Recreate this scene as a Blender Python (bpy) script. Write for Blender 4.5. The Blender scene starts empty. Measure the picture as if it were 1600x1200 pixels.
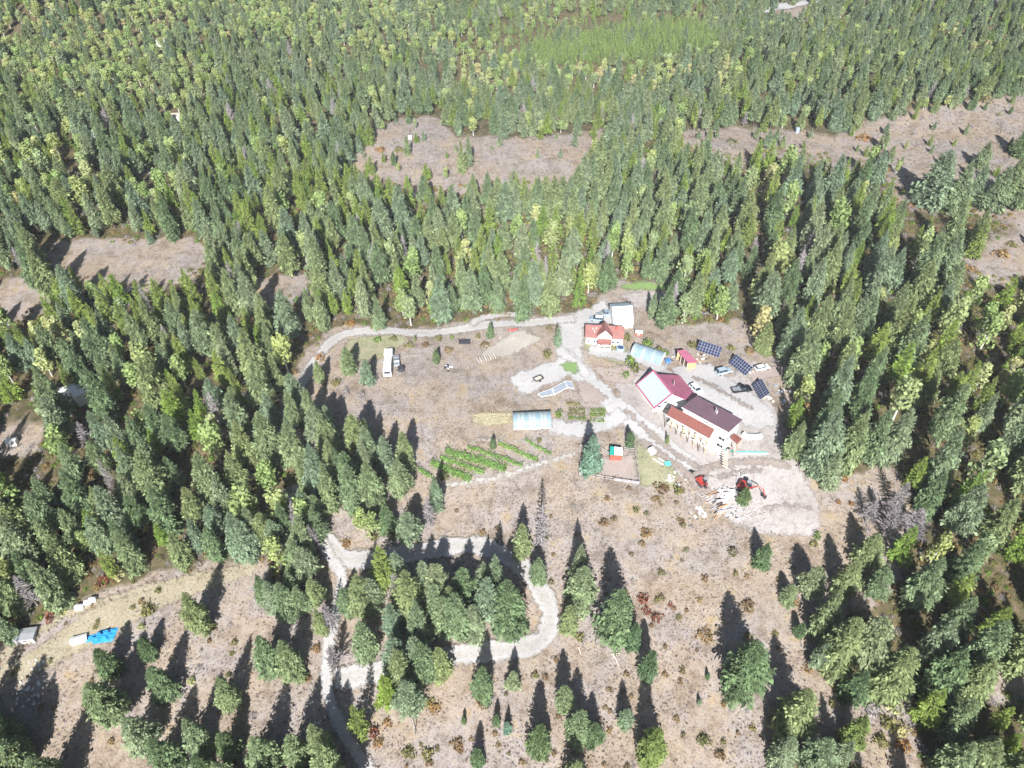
import bpy, math, random
import numpy as np
from mathutils import Vector, Matrix
random.seed(7)
RN = np.random.RandomState(11)
sc = bpy.context.scene
COL = sc.collection

# ------------------------------------------------------------------ camera, world, sun, exposure
HAZE, HAZE_G = .00005, -0.45
CAMH, PITCH, F = 140.0, math.radians(42.0), 1120.0
cam = bpy.data.cameras.new('camera')
camo = bpy.data.objects.new('camera', cam); COL.objects.link(camo)
camo.location = (0, 0, CAMH)
camo.rotation_euler = (math.pi/2 - PITCH, 0, 0)
cam.sensor_width = 36.0; cam.sensor_fit = 'HORIZONTAL'
cam.lens = 36.0*F/1600.0
cam.clip_start = 0.5; cam.clip_end = 6000
sc.camera = camo

SUN_EL, SUN_AZ = math.radians(33.5), math.radians(2.5)
w = bpy.data.worlds.new('World'); sc.world = w; w.use_nodes = True
nt = w.node_tree
sky = nt.nodes.new('ShaderNodeTexSky'); sky.sky_type = 'NISHITA'; sky.sun_disc = False
sky.sun_elevation = SUN_EL; sky.sun_rotation = math.pi + SUN_AZ
bg = nt.nodes['Background']; bg.inputs[1].default_value = 0.05
nt.links.new(sky.outputs[0], bg.inputs[0])
sl = bpy.data.lights.new('sun', 'SUN'); sl.energy = 5.0; sl.angle = math.radians(0.5); sl.color = (1.0, 0.98, 0.965)
so = bpy.data.objects.new('sun', sl); COL.objects.link(so)
sdir = Vector((-math.sin(SUN_AZ)*math.cos(SUN_EL), -math.cos(SUN_AZ)*math.cos(SUN_EL), math.sin(SUN_EL)))
so.rotation_euler = sdir.to_track_quat('Z', 'Y').to_euler(); so.location = (0, -50, 300)
sc.view_settings.view_transform = 'Standard'; sc.view_settings.look = 'None'
sc.view_settings.exposure = 1.0; sc.view_settings.gamma = 1.0
sc.cycles.max_bounces = 6; sc.cycles.diffuse_bounces = 2; sc.cycles.glossy_bounces = 2
sc.cycles.transmission_bounces = 2; sc.cycles.transparent_max_bounces = 10; sc.cycles.volume_bounces = 0

# ------------------------------------------------------------------ terrain function and pixel <-> place
_ys = np.arange(-200, 1600, 1.0)
_sl = np.interp(_ys, [-200, 20, 118, 150, 235, 300, 1600], [.10, .30, .29, .11, .08, .03, .03])
_pz = np.concatenate([[0], np.cumsum(_sl[:-1])]); _pz -= np.interp(155, _ys, _pz)
def terr(x, y):
    x = np.asarray(x, float); y = np.asarray(y, float)
    z = np.interp(y, _ys, _pz)
    z = z + .45*np.sin(x*.09+1.3+y*.031)*np.sin(y*.075+.4) + .22*np.sin(x*.23+y*.19)*np.cos(y*.21-x*.06)
    far = np.clip((y-250)/120, 0, 1)
    z = z + far*(3.5*np.sin(x*.021+1.0)*np.sin(y*.024+2.0) + 2.0*np.sin(y*.05+x*.013))
    z = z + np.clip((np.abs(x-15)-120)/200, 0, 1)*6*np.sin(x*.02+y*.015)
    return z
CP, SP_ = math.cos(PITCH), math.sin(PITCH)
def ray(px, py):
    dx = (px-800.0)/F; dv = (600.0-py)/F
    return np.array([dx, CP + dv*SP_, -SP_ + dv*CP])
def proj(x, y, z):
    x = np.asarray(x, float); dy = np.asarray(y, float); dz = np.asarray(z, float)-CAMH
    depth = dy*CP - dz*SP_; up = dy*SP_ + dz*CP
    depth = np.where(depth < 1, 1, depth)
    return 800+F*x/depth, 600-F*up/depth, depth
def at(px, py):
    """point on the ground seen at a photo pixel"""
    d = ray(px, py); lo, hi = 20.0, 3000.0
    for _ in range(48):
        m = (lo+hi)/2
        if CAMH + d[2]*m > terr(d[0]*m, d[1]*m): lo = m
        else: hi = m
    return np.array([d[0]*lo, d[1]*lo, CAMH+d[2]*lo])
def atz(px, py, z):
    d = ray(px, py); t = (z-CAMH)/d[2]
    return np.array([d[0]*t, d[1]*t, z])
def G(x, y, h=0.0): return np.array([x, y, float(terr(x, y))+h])

def inpoly(px, py, poly):
    px = np.asarray(px, float); py = np.asarray(py, float)
    ins = np.zeros(px.shape, bool); n = len(poly)
    for i in range(n):
        x0, y0 = poly[i]; x1, y1 = poly[(i+1) % n]
        if y0 == y1: continue
        c = ((y0 > py) != (y1 > py)) & (px < (x1-x0)*(py-y0)/(y1-y0)+x0)
        ins ^= c
    return ins
def sdist(px, py, poly):
    d = np.full(np.shape(px), 1e9); n = len(poly)
    for i in range(n):
        a = np.array(poly[i], float); b = np.array(poly[(i+1) % n], float); ab = b-a
        t = np.clip(((px-a[0])*ab[0]+(py-a[1])*ab[1])/max(ab@ab, 1e-9), 0, 1)
        d = np.minimum(d, np.hypot(px-a[0]-t*ab[0], py-a[1]-t*ab[1]))
    return np.where(inpoly(px, py, poly), d, -d)
def catmull(pts, k=8):
    P = [np.array(p, float) for p in pts]; P = [2*P[0]-P[1]]+P+[2*P[-1]-P[-2]]; out = []
    for i in range(1, len(P)-2):
        for j in range(k):
            t = j/k; a, b, c, d = P[i-1:i+3]
            out.append(.5*((2*b)+(-a+c)*t+(2*a-5*b+4*c-d)*t*t+(-a+3*b-3*c+d)*t**3))
    out.append(P[-2]); return out

# ------------------------------------------------------------------ materials
def hexmix(c, f): return tuple(min(1, v*f) for v in c)
def newmat(name):
    m = bpy.data.materials.new(name); m.use_nodes = True
    return m, m.node_tree, m.node_tree.nodes['Principled BSDF']
MATS = {}
def mat(name, col, rough=.75, metal=0.0, var=.18, scale=2.0, bump=0.0):
    if name in MATS: return MATS[name]
    m, t, b = newmat(name); N = t.nodes; L = t.links
    co = N.new('ShaderNodeTexCoord'); n = N.new('ShaderNodeTexNoise')
    n.inputs['Scale'].default_value = scale; n.inputs['Detail'].default_value = 6
    n.inputs['Roughness'].default_value = .65
    L.new(co.outputs['Object'], n.inputs['Vector'])
    r = N.new('ShaderNodeValToRGB'); r.color_ramp.elements[0].position = .3; r.color_ramp.elements[1].position = .7
    r.color_ramp.elements[0].color = (*hexmix(col, 1-var), 1); r.color_ramp.elements[1].color = (*hexmix(col, 1+var), 1)
    L.new(n.outputs['Fac'], r.inputs[0]); L.new(r.outputs[0], b.inputs['Base Color'])
    b.inputs['Roughness'].default_value = rough; b.inputs['Metallic'].default_value = metal
    b.inputs['Specular IOR Level'].default_value = .3
    if bump:
        bp = N.new('ShaderNodeBump'); bp.inputs['Strength'].default_value = bump
        L.new(n.outputs['Fac'], bp.inputs['Height']); L.new(bp.outputs[0], b.inputs['Normal'])
    MATS[name] = m; return m
def ribmat(name, col, rough, freq, direc, var=.12, spec=.5, metal=0.0):
    """ribbed sheet metal: ribs run along the fall of the roof; relief by bump"""
    if name in MATS: return MATS[name]
    m, t, b = newmat(name); N = t.nodes; L = t.links
    g = N.new('ShaderNodeNewGeometry'); d = N.new('ShaderNodeVectorMath'); d.operation = 'DOT_PRODUCT'
    d.inputs[1].default_value = direc; L.new(g.outputs['Position'], d.inputs[0])
    mu = N.new('ShaderNodeMath'); mu.operation = 'MULTIPLY'; mu.inputs[1].default_value = freq; L.new(d.outputs['Value'], mu.inputs[0])
    si = N.new('ShaderNodeMath'); si.operation = 'SINE'; L.new(mu.outputs[0], si.inputs[0])
    bp = N.new('ShaderNodeBump'); bp.inputs['Strength'].default_value = .25; bp.inputs['Distance'].default_value = .05
    L.new(si.outputs[0], bp.inputs['Height']); L.new(bp.outputs[0], b.inputs['Normal'])
    n = N.new('ShaderNodeTexNoise'); n.inputs['Scale'].default_value = .6; n.inputs['Detail'].default_value = 5
    L.new(g.outputs['Position'], n.inputs['Vector'])
    r = N.new('ShaderNodeValToRGB'); r.color_ramp.elements[0].position = .3; r.color_ramp.elements[1].position = .7
    r.color_ramp.elements[0].color = (*hexmix(col, 1-var), 1); r.color_ramp.elements[1].color = (*hexmix(col, 1+var), 1)
    L.new(n.outputs['Fac'], r.inputs[0]); L.new(r.outputs[0], b.inputs['Base Color'])
    b.inputs['Roughness'].default_value = rough; b.inputs['Metallic'].default_value = metal
    b.inputs['Specular IOR Level'].default_value = spec
    MATS[name] = m; return m
def folmat(name, cols, tonelo=.55, tonehi=1.45, transl=.3):
    """foliage: one colour per tree from a ramp, each twig a little lighter or darker"""
    m, t, b = newmat(name); N = t.nodes; L = t.links
    oi = N.new('ShaderNodeObjectInfo'); r = N.new('ShaderNodeValToRGB')
    cr = r.color_ramp
    while len(cr.elements) < len(cols): cr.elements.new(.5)
    for i, c in enumerate(cols):
        cr.elements[i].position = i/(len(cols)-1) if len(cols) > 1 else 0; cr.elements[i].color = (*c, 1)
    L.new(oi.outputs['Random'], r.inputs[0])
    a = N.new('ShaderNodeAttribute'); a.attribute_name = 'tone'
    mr = N.new('ShaderNodeMapRange'); mr.inputs['To Min'].default_value = tonelo; mr.inputs['To Max'].default_value = tonehi
    L.new(a.outputs['Fac'], mr.inputs['Value'])
    mx = N.new('ShaderNodeVectorMath'); mx.operation = 'SCALE'
    L.new(r.outputs[0], mx.inputs[0]); L.new(mr.outputs[0], mx.inputs['Scale'])
    N.remove(b)
    df = N.new('ShaderNodeBsdfDiffuse'); tr = N.new('ShaderNodeBsdfTranslucent'); ms = N.new('ShaderNodeMixShader')
    ms.inputs[0].default_value = transl
    L.new(mx.outputs[0], df.inputs[0]); L.new(mx.outputs[0], tr.inputs[0])
    L.new(df.outputs[0], ms.inputs[1]); L.new(tr.outputs[0], ms.inputs[2])
    L.new(ms.outputs[0], N['Material Output'].inputs[0])
    MATS[name] = m; return m
def groundmat(name, base, alpha=False):
    """base: list of (noise scale, [(pos,colour)...]) blended; optional frayed edge from attribute d"""
    m, t, b = newmat(name); N = t.nodes; L = t.links
    g = N.new('ShaderNodeNewGeometry')
    def noise(scale, det=8, rough=.65):
        n = N.new('ShaderNodeTexNoise'); n.inputs['Scale'].default_value = scale; n.inputs['Detail'].default_value = det
        n.inputs['Roughness'].default_value = rough; L.new(g.outputs['Position'], n.inputs['Vector']); return n
    def ramp(n, pts):
        r = N.new('ShaderNodeValToRGB'); cr = r.color_ramp
        while len(cr.elements) < len(pts): cr.elements.new(.5)
        for i, (p, c) in enumerate(pts): cr.elements[i].position = p; cr.elements[i].color = (*c, 1)
        L.new(n.outputs['Fac'], r.inputs[0]); return r
    cur = None
    for scale, pts, fac in base:
        r = ramp(noise(scale), pts)
        if cur is None: cur = r.outputs[0]
        else:
            mx = N.new('ShaderNodeMix'); mx.data_type = 'RGBA'; mx.blend_type = 'MULTIPLY'; mx.inputs[0].default_value = fac
            L.new(cur, mx.inputs[6]); L.new(r.outputs[0], mx.inputs[7]); cur = mx.outputs[2]
    b.inputs['Roughness'].default_value = .95; b.inputs['Specular IOR Level'].default_value = .08
    n = noise(2.2); bp = N.new('ShaderNodeBump'); bp.inputs['Strength'].default_value = .6; bp.inputs['Distance'].default_value = .25
    L.new(n.outputs['Fac'], bp.inputs['Height']); L.new(bp.outputs[0], b.inputs['Normal'])
    if alpha:
        a = N.new('ShaderNodeAttribute'); a.attribute_name = 'd'
        n2 = noise(.9, 7, .7)
        ma = N.new('ShaderNodeMath'); ma.operation = 'MULTIPLY_ADD'; ma.inputs[1].default_value = 5.0; ma.inputs[2].default_value = -2.6
        L.new(n2.outputs['Fac'], ma.inputs[0])
        ad = N.new('ShaderNodeMath'); ad.operation = 'ADD'; L.new(ma.outputs[0], ad.inputs[0]); L.new(a.outputs['Fac'], ad.inputs[1])
        mr = N.new('ShaderNodeMapRange'); mr.inputs['From Min'].default_value = -.35; mr.inputs['From Max'].default_value = .45
        L.new(ad.outputs[0], mr.inputs['Value']); L.new(mr.outputs[0], b.inputs['Alpha'])
    L.new(cur, b.inputs['Base Color'])
    MATS[name] = m; return m, t, cur, b, noise, ramp

# ------------------------------------------------------------------ mesh building
class MB:
    def __init__(s): s.v = []; s.f = []
    def add(s, vs, fs):
        o = len(s.v); s.v += [tuple(map(float, p)) for p in vs]; s.f += [tuple(o+i for i in q) for q in fs]; return s
    def box(s, c, size, rz=0.0, tilt=None):
        hx, hy, hz = [q/2 for q in size]; R = Matrix.Rotation(rz, 3, 'Z')
        if tilt is not None: R = R @ tilt
        vs = [R @ Vector((x*hx, y*hy, z*hz)) + Vector(c) for x in (-1, 1) for y in (-1, 1) for z in (-1, 1)]
        return s.add(vs, [(0, 1, 3, 2), (4, 6, 7, 5), (0, 4, 5, 1), (2, 3, 7, 6), (0, 2, 6, 4), (1, 5, 7, 3)])
    def slab(s, pts, th, n=None):
        """a plate whose top is the polygon pts"""
        P = [np.array(p, float) for p in pts]
        if n is None:
            n = np.cross(P[1]-P[0], P[2]-P[0]); n /= max(np.linalg.norm(n), 1e-9)
            if n[2] < 0: n = -n
        Q = [p-n*th for p in P]; k = len(P)
        return s.add(P+Q, [tuple(range(k)), tuple(range(2*k-1, k-1, -1))]+[(i, i+k, (i+1) % k+k, (i+1) % k) for i in range(k)])
    def tube(s, a, b, r0, r1=None, n=6):
        r1 = r0 if r1 is None else r1; a = Vector(a); b = Vector(b); d = (b-a)
        if d.length < 1e-6: return s
        q = d.to_track_quat('Z', 'Y'); vs = []
        for c, r in ((a, r0), (b, r1)):
            vs += [c + q @ Vector((r*math.cos(2*math.pi*i/n), r*math.sin(2*math.pi*i/n), 0)) for i in range(n)]
        fs = [(i, (i+1) % n, n+(i+1) % n, n+i) for i in range(n)]+[tuple(range(n-1, -1, -1)), tuple(range(n, 2*n))]
        return s.add(vs, fs)
    def extr(s, prof, y0, y1, fr, inset=0.0, k=None):
        """side profile (x,z) extruded across y0..y1 in frame fr(x,y,z)->world; upper points drawn in by inset"""
        n = len(prof); zs = [p[1] for p in prof]; zm = max(zs); vs = []
        for y, sg in ((y0, 1), (y1, -1)):
            for x, z in prof:
                dd = inset*max(0, (z-(k or 0))/(zm-(k or 0)+1e-9)) if z > (k or 0) else 0
                vs.append(fr(x, y+sg*dd, z))
        return s.add(vs, [tuple(range(n)), tuple(range(2*n-1, n-1, -1))]+[(i, n+i, n+(i+1) % n, (i+1) % n) for i in range(n)])
def frame(o, ang):
    c, s_ = math.cos(ang), math.sin(ang); o = np.array(o, float)
    return lambda x, y, z: (o[0]+c*x-s_*y, o[1]+s_*x+c*y, o[2]+z)
ORG = {}
def link(o, parent=None):
    COL.objects.link(o)
    if parent is not None: o.parent = parent
    return o
def tag(o, label=None, cat=None, group=None, kind=None):
    if label: o['label'] = label
    if cat: o['category'] = cat
    if group: o['group'] = group
    if kind: o['kind'] = kind
    return o
def thing(name, label, cat, loc, group=None):
    o = bpy.data.objects.new(name, None); link(o); o.location = tuple(map(float, loc)); o.empty_display_size = .5
    ORG[o.name] = np.array(loc, float); return tag(o, label, cat, group)
def obj(name, mb, m, parent=None, smooth=False, label=None):
    org = np.zeros(3)
    if parent is not None: org = ORG[parent.name]
    v = np.array(mb.v, float)
    if parent is None:
        org = np.array([(v[:, 0].min()+v[:, 0].max())/2, (v[:, 1].min()+v[:, 1].max())/2, v[:, 2].min()])
    me = bpy.data.meshes.new(name); me.from_pydata([tuple(p) for p in (v-org)], [], mb.f); me.update()
    if isinstance(m, str): m = MATS[m]
    me.materials.append(m)
    if smooth: me.polygons.foreach_set('use_smooth', [True]*len(me.polygons))
    o = bpy.data.objects.new(name, me); link(o, parent); ORG[o.name] = org
    if parent is None: o.location = tuple(org)
    if label: o['label'] = label
    return o
def npmesh(name, v, f, m, attrs=None, parent=None, smooth=False):
    """fast mesh from arrays; f is (n,3) or (n,4)"""
    me = bpy.data.meshes.new(name); k = f.shape[1]
    me.vertices.add(len(v)); me.vertices.foreach_set('co', np.ascontiguousarray(v, dtype=np.float32).ravel())
    me.loops.add(f.size); me.loops.foreach_set('vertex_index', np.ascontiguousarray(f, dtype=np.int32).ravel())
    me.polygons.add(len(f)); me.polygons.foreach_set('loop_start', np.arange(0, f.size, k, dtype=np.int32))
    me.polygons.foreach_set('loop_total', np.full(len(f), k, dtype=np.int32))
    me.update(calc_edges=True)
    if smooth: me.polygons.foreach_set('use_smooth', np.ones(len(f), bool))
    for an, (dom, arr) in (attrs or {}).items():
        at_ = me.attributes.new(an, 'FLOAT', dom); at_.data.foreach_set('value', np.ascontiguousarray(arr, dtype=np.float32))
    if m is not None: me.materials.append(m)
    return me
# ------------------------------------------------------------------ plan of the place, read off in photo pixels and laid on the ground
OPEN = [  # ground seen bare between the trees (hand-placed trees only)
 [(438,655),(448,615),(478,550),(520,506),(640,515),(740,500),(850,494),(925,480),(955,440),(1045,440),(1048,490),(1030,515),(1100,505),(1160,500),(1178,545),(1215,562),(1262,592),(1248,625),(1222,640),(1225,700),(1262,740),(1300,755),(1385,722),(1415,780),(1420,812),(1400,850),(1385,930),(1310,955),(1300,1060),(1345,1110),(1310,1160),(1240,1180),(1200,1500),
  (560,1500),(545,1180),(500,1110),(500,1500),(0,1500),(-200,1300),(-200,1050),(0,1010),(140,935),(250,895),(400,872),(430,930),(500,900),(503,850),(498,800),(492,750),(488,700),(470,680)],
 [(545,262),(560,235),(600,192),(680,180),(705,212),(830,216),(940,203),(965,205),(925,228),(905,262),(880,290),(800,278),(740,288),(640,292),(600,282)],
 [(1060,207),(1130,197),(1270,206),(1292,214),(1340,200),(1400,178),(1480,165),(1600,148),(1700,140),(1700,330),(1600,345),(1545,322),(1520,300),(1480,330),(1450,330),(1400,300),(1385,240),(1300,262),(1290,240),(1200,232),(1150,245),(1120,232),(1060,226)],
 [(1542,382),(1600,350),(1700,330),(1700,430),(1600,432),(1500,422)],
 [(60,380),(120,362),(200,382),(250,372),(300,372),(325,400),(290,428),(240,447),(180,440),(110,425),(70,402)],
 [(-40,430),(40,432),(75,455),(60,480),(20,500),(-40,490)],
 [(382,436),(440,430),(488,434),(470,462),(405,472)],
 [(-20,690),(10,652),(50,630),(72,640),(58,680),(35,705),(10,715)],
 [(1192,8),(1270,-4),(1274,10),(1215,22)],
 [(1525,1075),(1540,1020),(1575,1030),(1640,1060),(1640,1120),(1590,1090),(1560,1075)],
 [(1345,1100),(1365,1062),(1400,1080),(1420,1110),(1425,1170),(1440,1230),(1350,1230),(1340,1150)],
 [(215,268),(265,252),(262,268),(230,285)], [(160,205),(175,202),(172,222),(162,220)],
 [(540,860),(580,870),(640,858),(700,850),(690,872),(600,885),(548,905)],
]
# dense stands inside the open ground: polygon of trunk feet, spacing, kinds, heights
STANDS = [
 ([(495,690),(545,700),(610,735),(600,770),(640,765),(600,800),(520,805),(495,760)], 5.2, dict(fir=1.0), (13, 18)),
 ([(560,925),(650,905),(745,905),(800,975),(820,990),(700,1005),(690,1030),(640,1035),(590,1010),(565,960)], 5.0, dict(fir=.9, pine=.05, dead=.05), (12, 18)),
 ([(585,1060),(700,1062),(720,1045),(690,1080),(670,1120),(610,1150),(580,1120)], 5.2, dict(fir=.85, pine=.1, dead=.05), (12, 17)),
 ([(600,1040),(700,1030),(712,1048),(690,1062),(600,1072)], 4.2, dict(fir=1.0), (12, 16)),
 ([(545,1075),(600,1075),(610,1120),(560,1120)], 5, dict(fir=1.0), (12, 15)),
 ([(520,830),(600,820),(600,840),(530,842)], 6.0, dict(aspen=1), (7, 10)),
 ([(850,72),(940,52),(1010,40),(1090,42),(1150,62),(1060,88),(960,98),(850,108),(760,112)], 2.9, dict(young=1.0), (5, 8)),
 ([(385,840),(500,785),(506,900),(490,985),(430,990),(405,935)], 4.6, dict(fir=.8, dead=.1, aspen=.1), (9, 15)),
 ([(400,1150),(500,1200),(500,1290),(380,1290)], 6.0, dict(fir=1.0), (13, 18)),
 ([(-60,1120),(60,1120),(110,1220),(60,1330),(-60,1330)], 7.0, dict(fir=.9, pine=.1), (14, 19)),
 ([(330,1205),(400,1215),(390,1290),(320,1290)], 7.0, dict(fir=.9, pine=.1), (11, 16)),
 ([(440,620),(480,610),(470,660),(450,690)], 6, dict(fir=1.0), (9, 14)),
]
# where other kinds of tree gather: centre, radii, weights
ZONES = [
 ((940, 70), (210, 42), dict(young=.85, fir=.10, aspen=.05), -16), ((760, 120), (60, 35), dict(yellow=.5, aspen=.4, fir=.1), 0),
 ((1000, 118), (190, 26), dict(yellow=.3, aspen=.45, fir=.2, pine=.05), 0),
 ((300, 42), (180, 38), dict(aspen=.72, yellow=.13, fir=.15), 0), ((80, 70), (95, 55), dict(aspen=.65, yellow=.15, fir=.2), 0),
 ((540, 40), (180, 48), dict(aspen=.68, yellow=.1, fir=.22), 0), ((640, 90), (130, 40), dict(aspen=.4, yellow=.05, pine=.1, fir=.45), 0),
 ((860, 40), (60, 25), dict(aspen=.7, fir=.3), 0), ((1080, 70), (120, 30), dict(aspen=.5, fir=.5), 0), ((1250, 95), (260, 50), dict(fir=.6, aspen=.25, pine=.15), 0),
 ((1520, 75), (90, 16), dict(yellow=.35, aspen=.35, fir=.3), 0), ((130, 130), (220, 55), dict(aspen=.72, fir=.14, pine=.08, yellow=.06), 0),
 ((480, 320), (140, 55), dict(pine=.65, fir=.3, aspen=.05), -3), ((250, 480), (130, 55), dict(pine=.5, fir=.3, aspen=.15, dead=.05), -4),
 ((50, 520), (80, 45), dict(yellow=.3, aspen=.3, pine=.3, fir=.1), -5), ((40, 280), (160, 70), dict(pine=.25, aspen=.35, fir=.35, yellow=.05), 0),
 ((250, 290), (120, 45), dict(fir=.35, aspen=.35, pine=.25, yellow=.05), 0),
 ((700, 460), (100, 60), dict(fir=.55, aspen=.25, pine=.15, yellow=.05), 0), ((950, 420), (110, 40), dict(fir=.45, aspen=.3, pine=.2, dead=.05), 0),
 ((1530, 570), (90, 120), dict(yellow=.14, aspen=.46, pine=.25, fir=.15), 0), ((1550, 820), (90, 160), dict(aspen=.25, pine=.5, fir=.25), 0),
 ((230, 560), (60, 50), dict(aspen=.45, fir=.5, dead=.05), 0), ((120, 760), (170, 100), dict(aspen=.26, fir=.55, pine=.1, yellow=.04, dead=.05), 0),
 ((420, 800), (110, 70), dict(aspen=.38, fir=.47, yellow=.1, pine=.05), 0), ((480, 450), (60, 40), dict(fir=.8, dead=.1, aspen=.1), 0),
 ((1200, 740), (0, 0), dict(fir=1), 0),
]
DEFAULT = dict(fir=.68, pine=.18, aspen=.105, yellow=.015, dead=.02)
def zone_at(px, py):
    for c, r, kk, dh in ZONES:
        if r[0] and ((px-c[0])/r[0])**2+((py-c[1])/r[1])**2 < 1: return kk, dh
    return DEFAULT, 0
def is_open(px, py):
    px = np.asarray(px, float); py = np.asarray(py, float); r = np.zeros(px.shape, bool)
    k_ = np.clip(py/700, .5, 1.2)   # ragged edges
    wx = (6*np.sin(py*.11/k_+px*.03)+4*np.sin(px*.23/k_+py*.19)+3*np.sin(px*.41-py*.37))*k_; wy = (5*np.sin(px*.09/k_+1.7)+3*np.sin(px*.21/k_+py*.13)+2*np.sin(px*.47+py*.31))*k_
    px, py = px+wx, py+wy
    for p in OPEN: r |= inpoly(px, py, p)
    return r

# ------------------------------------------------------------------ the ground sheet
gx = np.unique(np.concatenate([np.arange(-900, -130, 12.), np.arange(-130, 150, 1.5), np.arange(150, 901, 12.)]))
gy = np.unique(np.concatenate([np.arange(-150, 40, 10.), np.arange(40, 250, 1.5), np.arange(250, 420, 4.), np.arange(420, 1500, 14.)]))
X, Y = np.meshgrid(gx, gy); Z = terr(X, Y)
vx, vy, vdep = proj(X, Y, Z)
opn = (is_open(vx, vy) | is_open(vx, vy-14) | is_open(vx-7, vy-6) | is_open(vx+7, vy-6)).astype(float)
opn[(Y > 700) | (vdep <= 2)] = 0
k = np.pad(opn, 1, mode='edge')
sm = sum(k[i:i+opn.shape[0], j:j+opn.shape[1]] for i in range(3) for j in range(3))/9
V = np.stack([X.ravel(), Y.ravel(), Z.ravel()], 1); nx = len(gx)
I, J = np.meshgrid(np.arange(nx-1), np.arange(len(gy)-1)); a0 = (J*nx+I).ravel()
Fq = np.stack([a0, a0+1, a0+1+nx, a0+nx], 1)

GM, t, cur, b, noise, ramp = groundmat('dry_slope', [
  (.06, [(.3, (.315, .27, .21)), (.45, (.36, .315, .265)), (.58, (.335, .312, .30)), (.74, (.375, .352, .345))], 1),
  (.16, [(.34, (.60, .55, .48)), (.46, (.90, .87, .84)), (.6, (1, 1, 1))], .9),
  (.5, [(.3, (.55, .50, .46)), (.5, (.95, .92, .88)), (.65, (1.0, .99, 1.0))], .85),
  (2.4, [(.34, (.36, .33, .33)), (.46, (.85, .81, .80)), (.56, (1, 1, 1)), (.66, (1, .97, .9))], .85)])
N = t.nodes; L = t.links
# rust and straw coloured low growth in patches
n = noise(.16, 9, .7); r = ramp(n, [(.56, (0, 0, 0)), (.66, (1, 1, 1))])
n2 = noise(1.3, 5); r2 = ramp(n2, [(.3, (.20, .13, .06)), (.55, (.36, .26, .13)), (.7, (.22, .23, .10))])
mx = N.new('ShaderNodeMix'); mx.data_type = 'RGBA'
ml = N.new('ShaderNodeMath'); ml.operation = 'MULTIPLY'; ml.inputs[1].default_value = .6
L.new(r.outputs[0], ml.inputs[0]); L.new(ml.outputs[0], mx.inputs[0]); L.new(cur, mx.inputs[6]); L.new(r2.outputs[0], mx.inputs[7])
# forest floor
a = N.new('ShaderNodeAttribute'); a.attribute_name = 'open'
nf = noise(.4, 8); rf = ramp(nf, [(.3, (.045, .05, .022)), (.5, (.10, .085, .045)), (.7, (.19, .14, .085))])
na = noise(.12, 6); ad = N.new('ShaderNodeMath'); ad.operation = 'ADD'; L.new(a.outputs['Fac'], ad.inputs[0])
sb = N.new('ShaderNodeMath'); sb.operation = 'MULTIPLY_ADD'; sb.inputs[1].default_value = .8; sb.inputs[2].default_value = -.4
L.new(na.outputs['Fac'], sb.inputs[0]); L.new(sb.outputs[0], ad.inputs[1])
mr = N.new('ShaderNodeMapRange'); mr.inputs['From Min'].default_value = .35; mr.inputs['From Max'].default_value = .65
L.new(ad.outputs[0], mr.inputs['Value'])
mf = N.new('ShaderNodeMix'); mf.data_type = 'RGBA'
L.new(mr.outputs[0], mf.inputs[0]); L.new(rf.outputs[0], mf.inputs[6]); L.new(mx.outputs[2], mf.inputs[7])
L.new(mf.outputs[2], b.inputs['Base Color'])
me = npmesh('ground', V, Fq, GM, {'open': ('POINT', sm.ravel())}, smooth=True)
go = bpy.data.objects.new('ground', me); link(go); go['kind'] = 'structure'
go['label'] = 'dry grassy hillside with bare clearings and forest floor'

# ------------------------------------------------------------------ sheets lying on the ground (frayed edges)
LVL = [0.05]
def sheet(name, poly_px, m, step=1.0, lift=None, label=None, world=False, pad=1.6, kind='structure'):
    P = [tuple(at(*p)[:2]) for p in poly_px] if not world else poly_px
    xs = [p[0] for p in P]; ys = [p[1] for p in P]
    ax = np.arange(min(xs)-pad-1, max(xs)+pad+1, step); ay = np.arange(min(ys)-pad-1, max(ys)+pad+1, step)
    X, Y = np.meshgrid(ax, ay); D = sdist(X, Y, P)
    LVL[0] += .012
    Zs = terr(X, Y)+(lift if lift else LVL[0])
    nxx = len(ax); I, J = np.meshgrid(np.arange(nxx-1), np.arange(len(ay)-1)); a0 = (J*nxx+I).ravel()
    q = np.stack([a0, a0+1, a0+1+nxx, a0+nxx], 1); d = D.ravel()
    q = q[(d[q] > -pad).any(1)]
    used = np.unique(q); mp = -np.ones(len(d), int); mp[used] = np.arange(len(used))
    V = np.stack([X.ravel(), Y.ravel(), Zs.ravel()], 1)[used]
    me = npmesh(name, V, mp[q], m, {'d': ('POINT', d[used])}, smooth=True)
    o = bpy.data.objects.new(name, me); link(o); tag(o, label, kind=kind); return o
def road(name, px, width, m, label=None, lift=None):
    C = [at(*p)[:2] for p in px]; C = catmull(C, 8)
    Lf, Rt = [], []
    for i in range(len(C)):
        t_ = C[min(i+1, len(C)-1)]-C[max(i-1, 0)]; t_ = t_/np.linalg.norm(t_); n_ = np.array([-t_[1], t_[0]])
        ww = width*(1+.1*math.sin(i*.7))
        Lf.append(C[i]+n_*ww/2); Rt.append(C[i]-n_*ww/2)
    return sheet(name, [tuple(p) for p in Lf+Rt[::-1]], m, .8, lift, label, world=True, pad=1.2)

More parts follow.
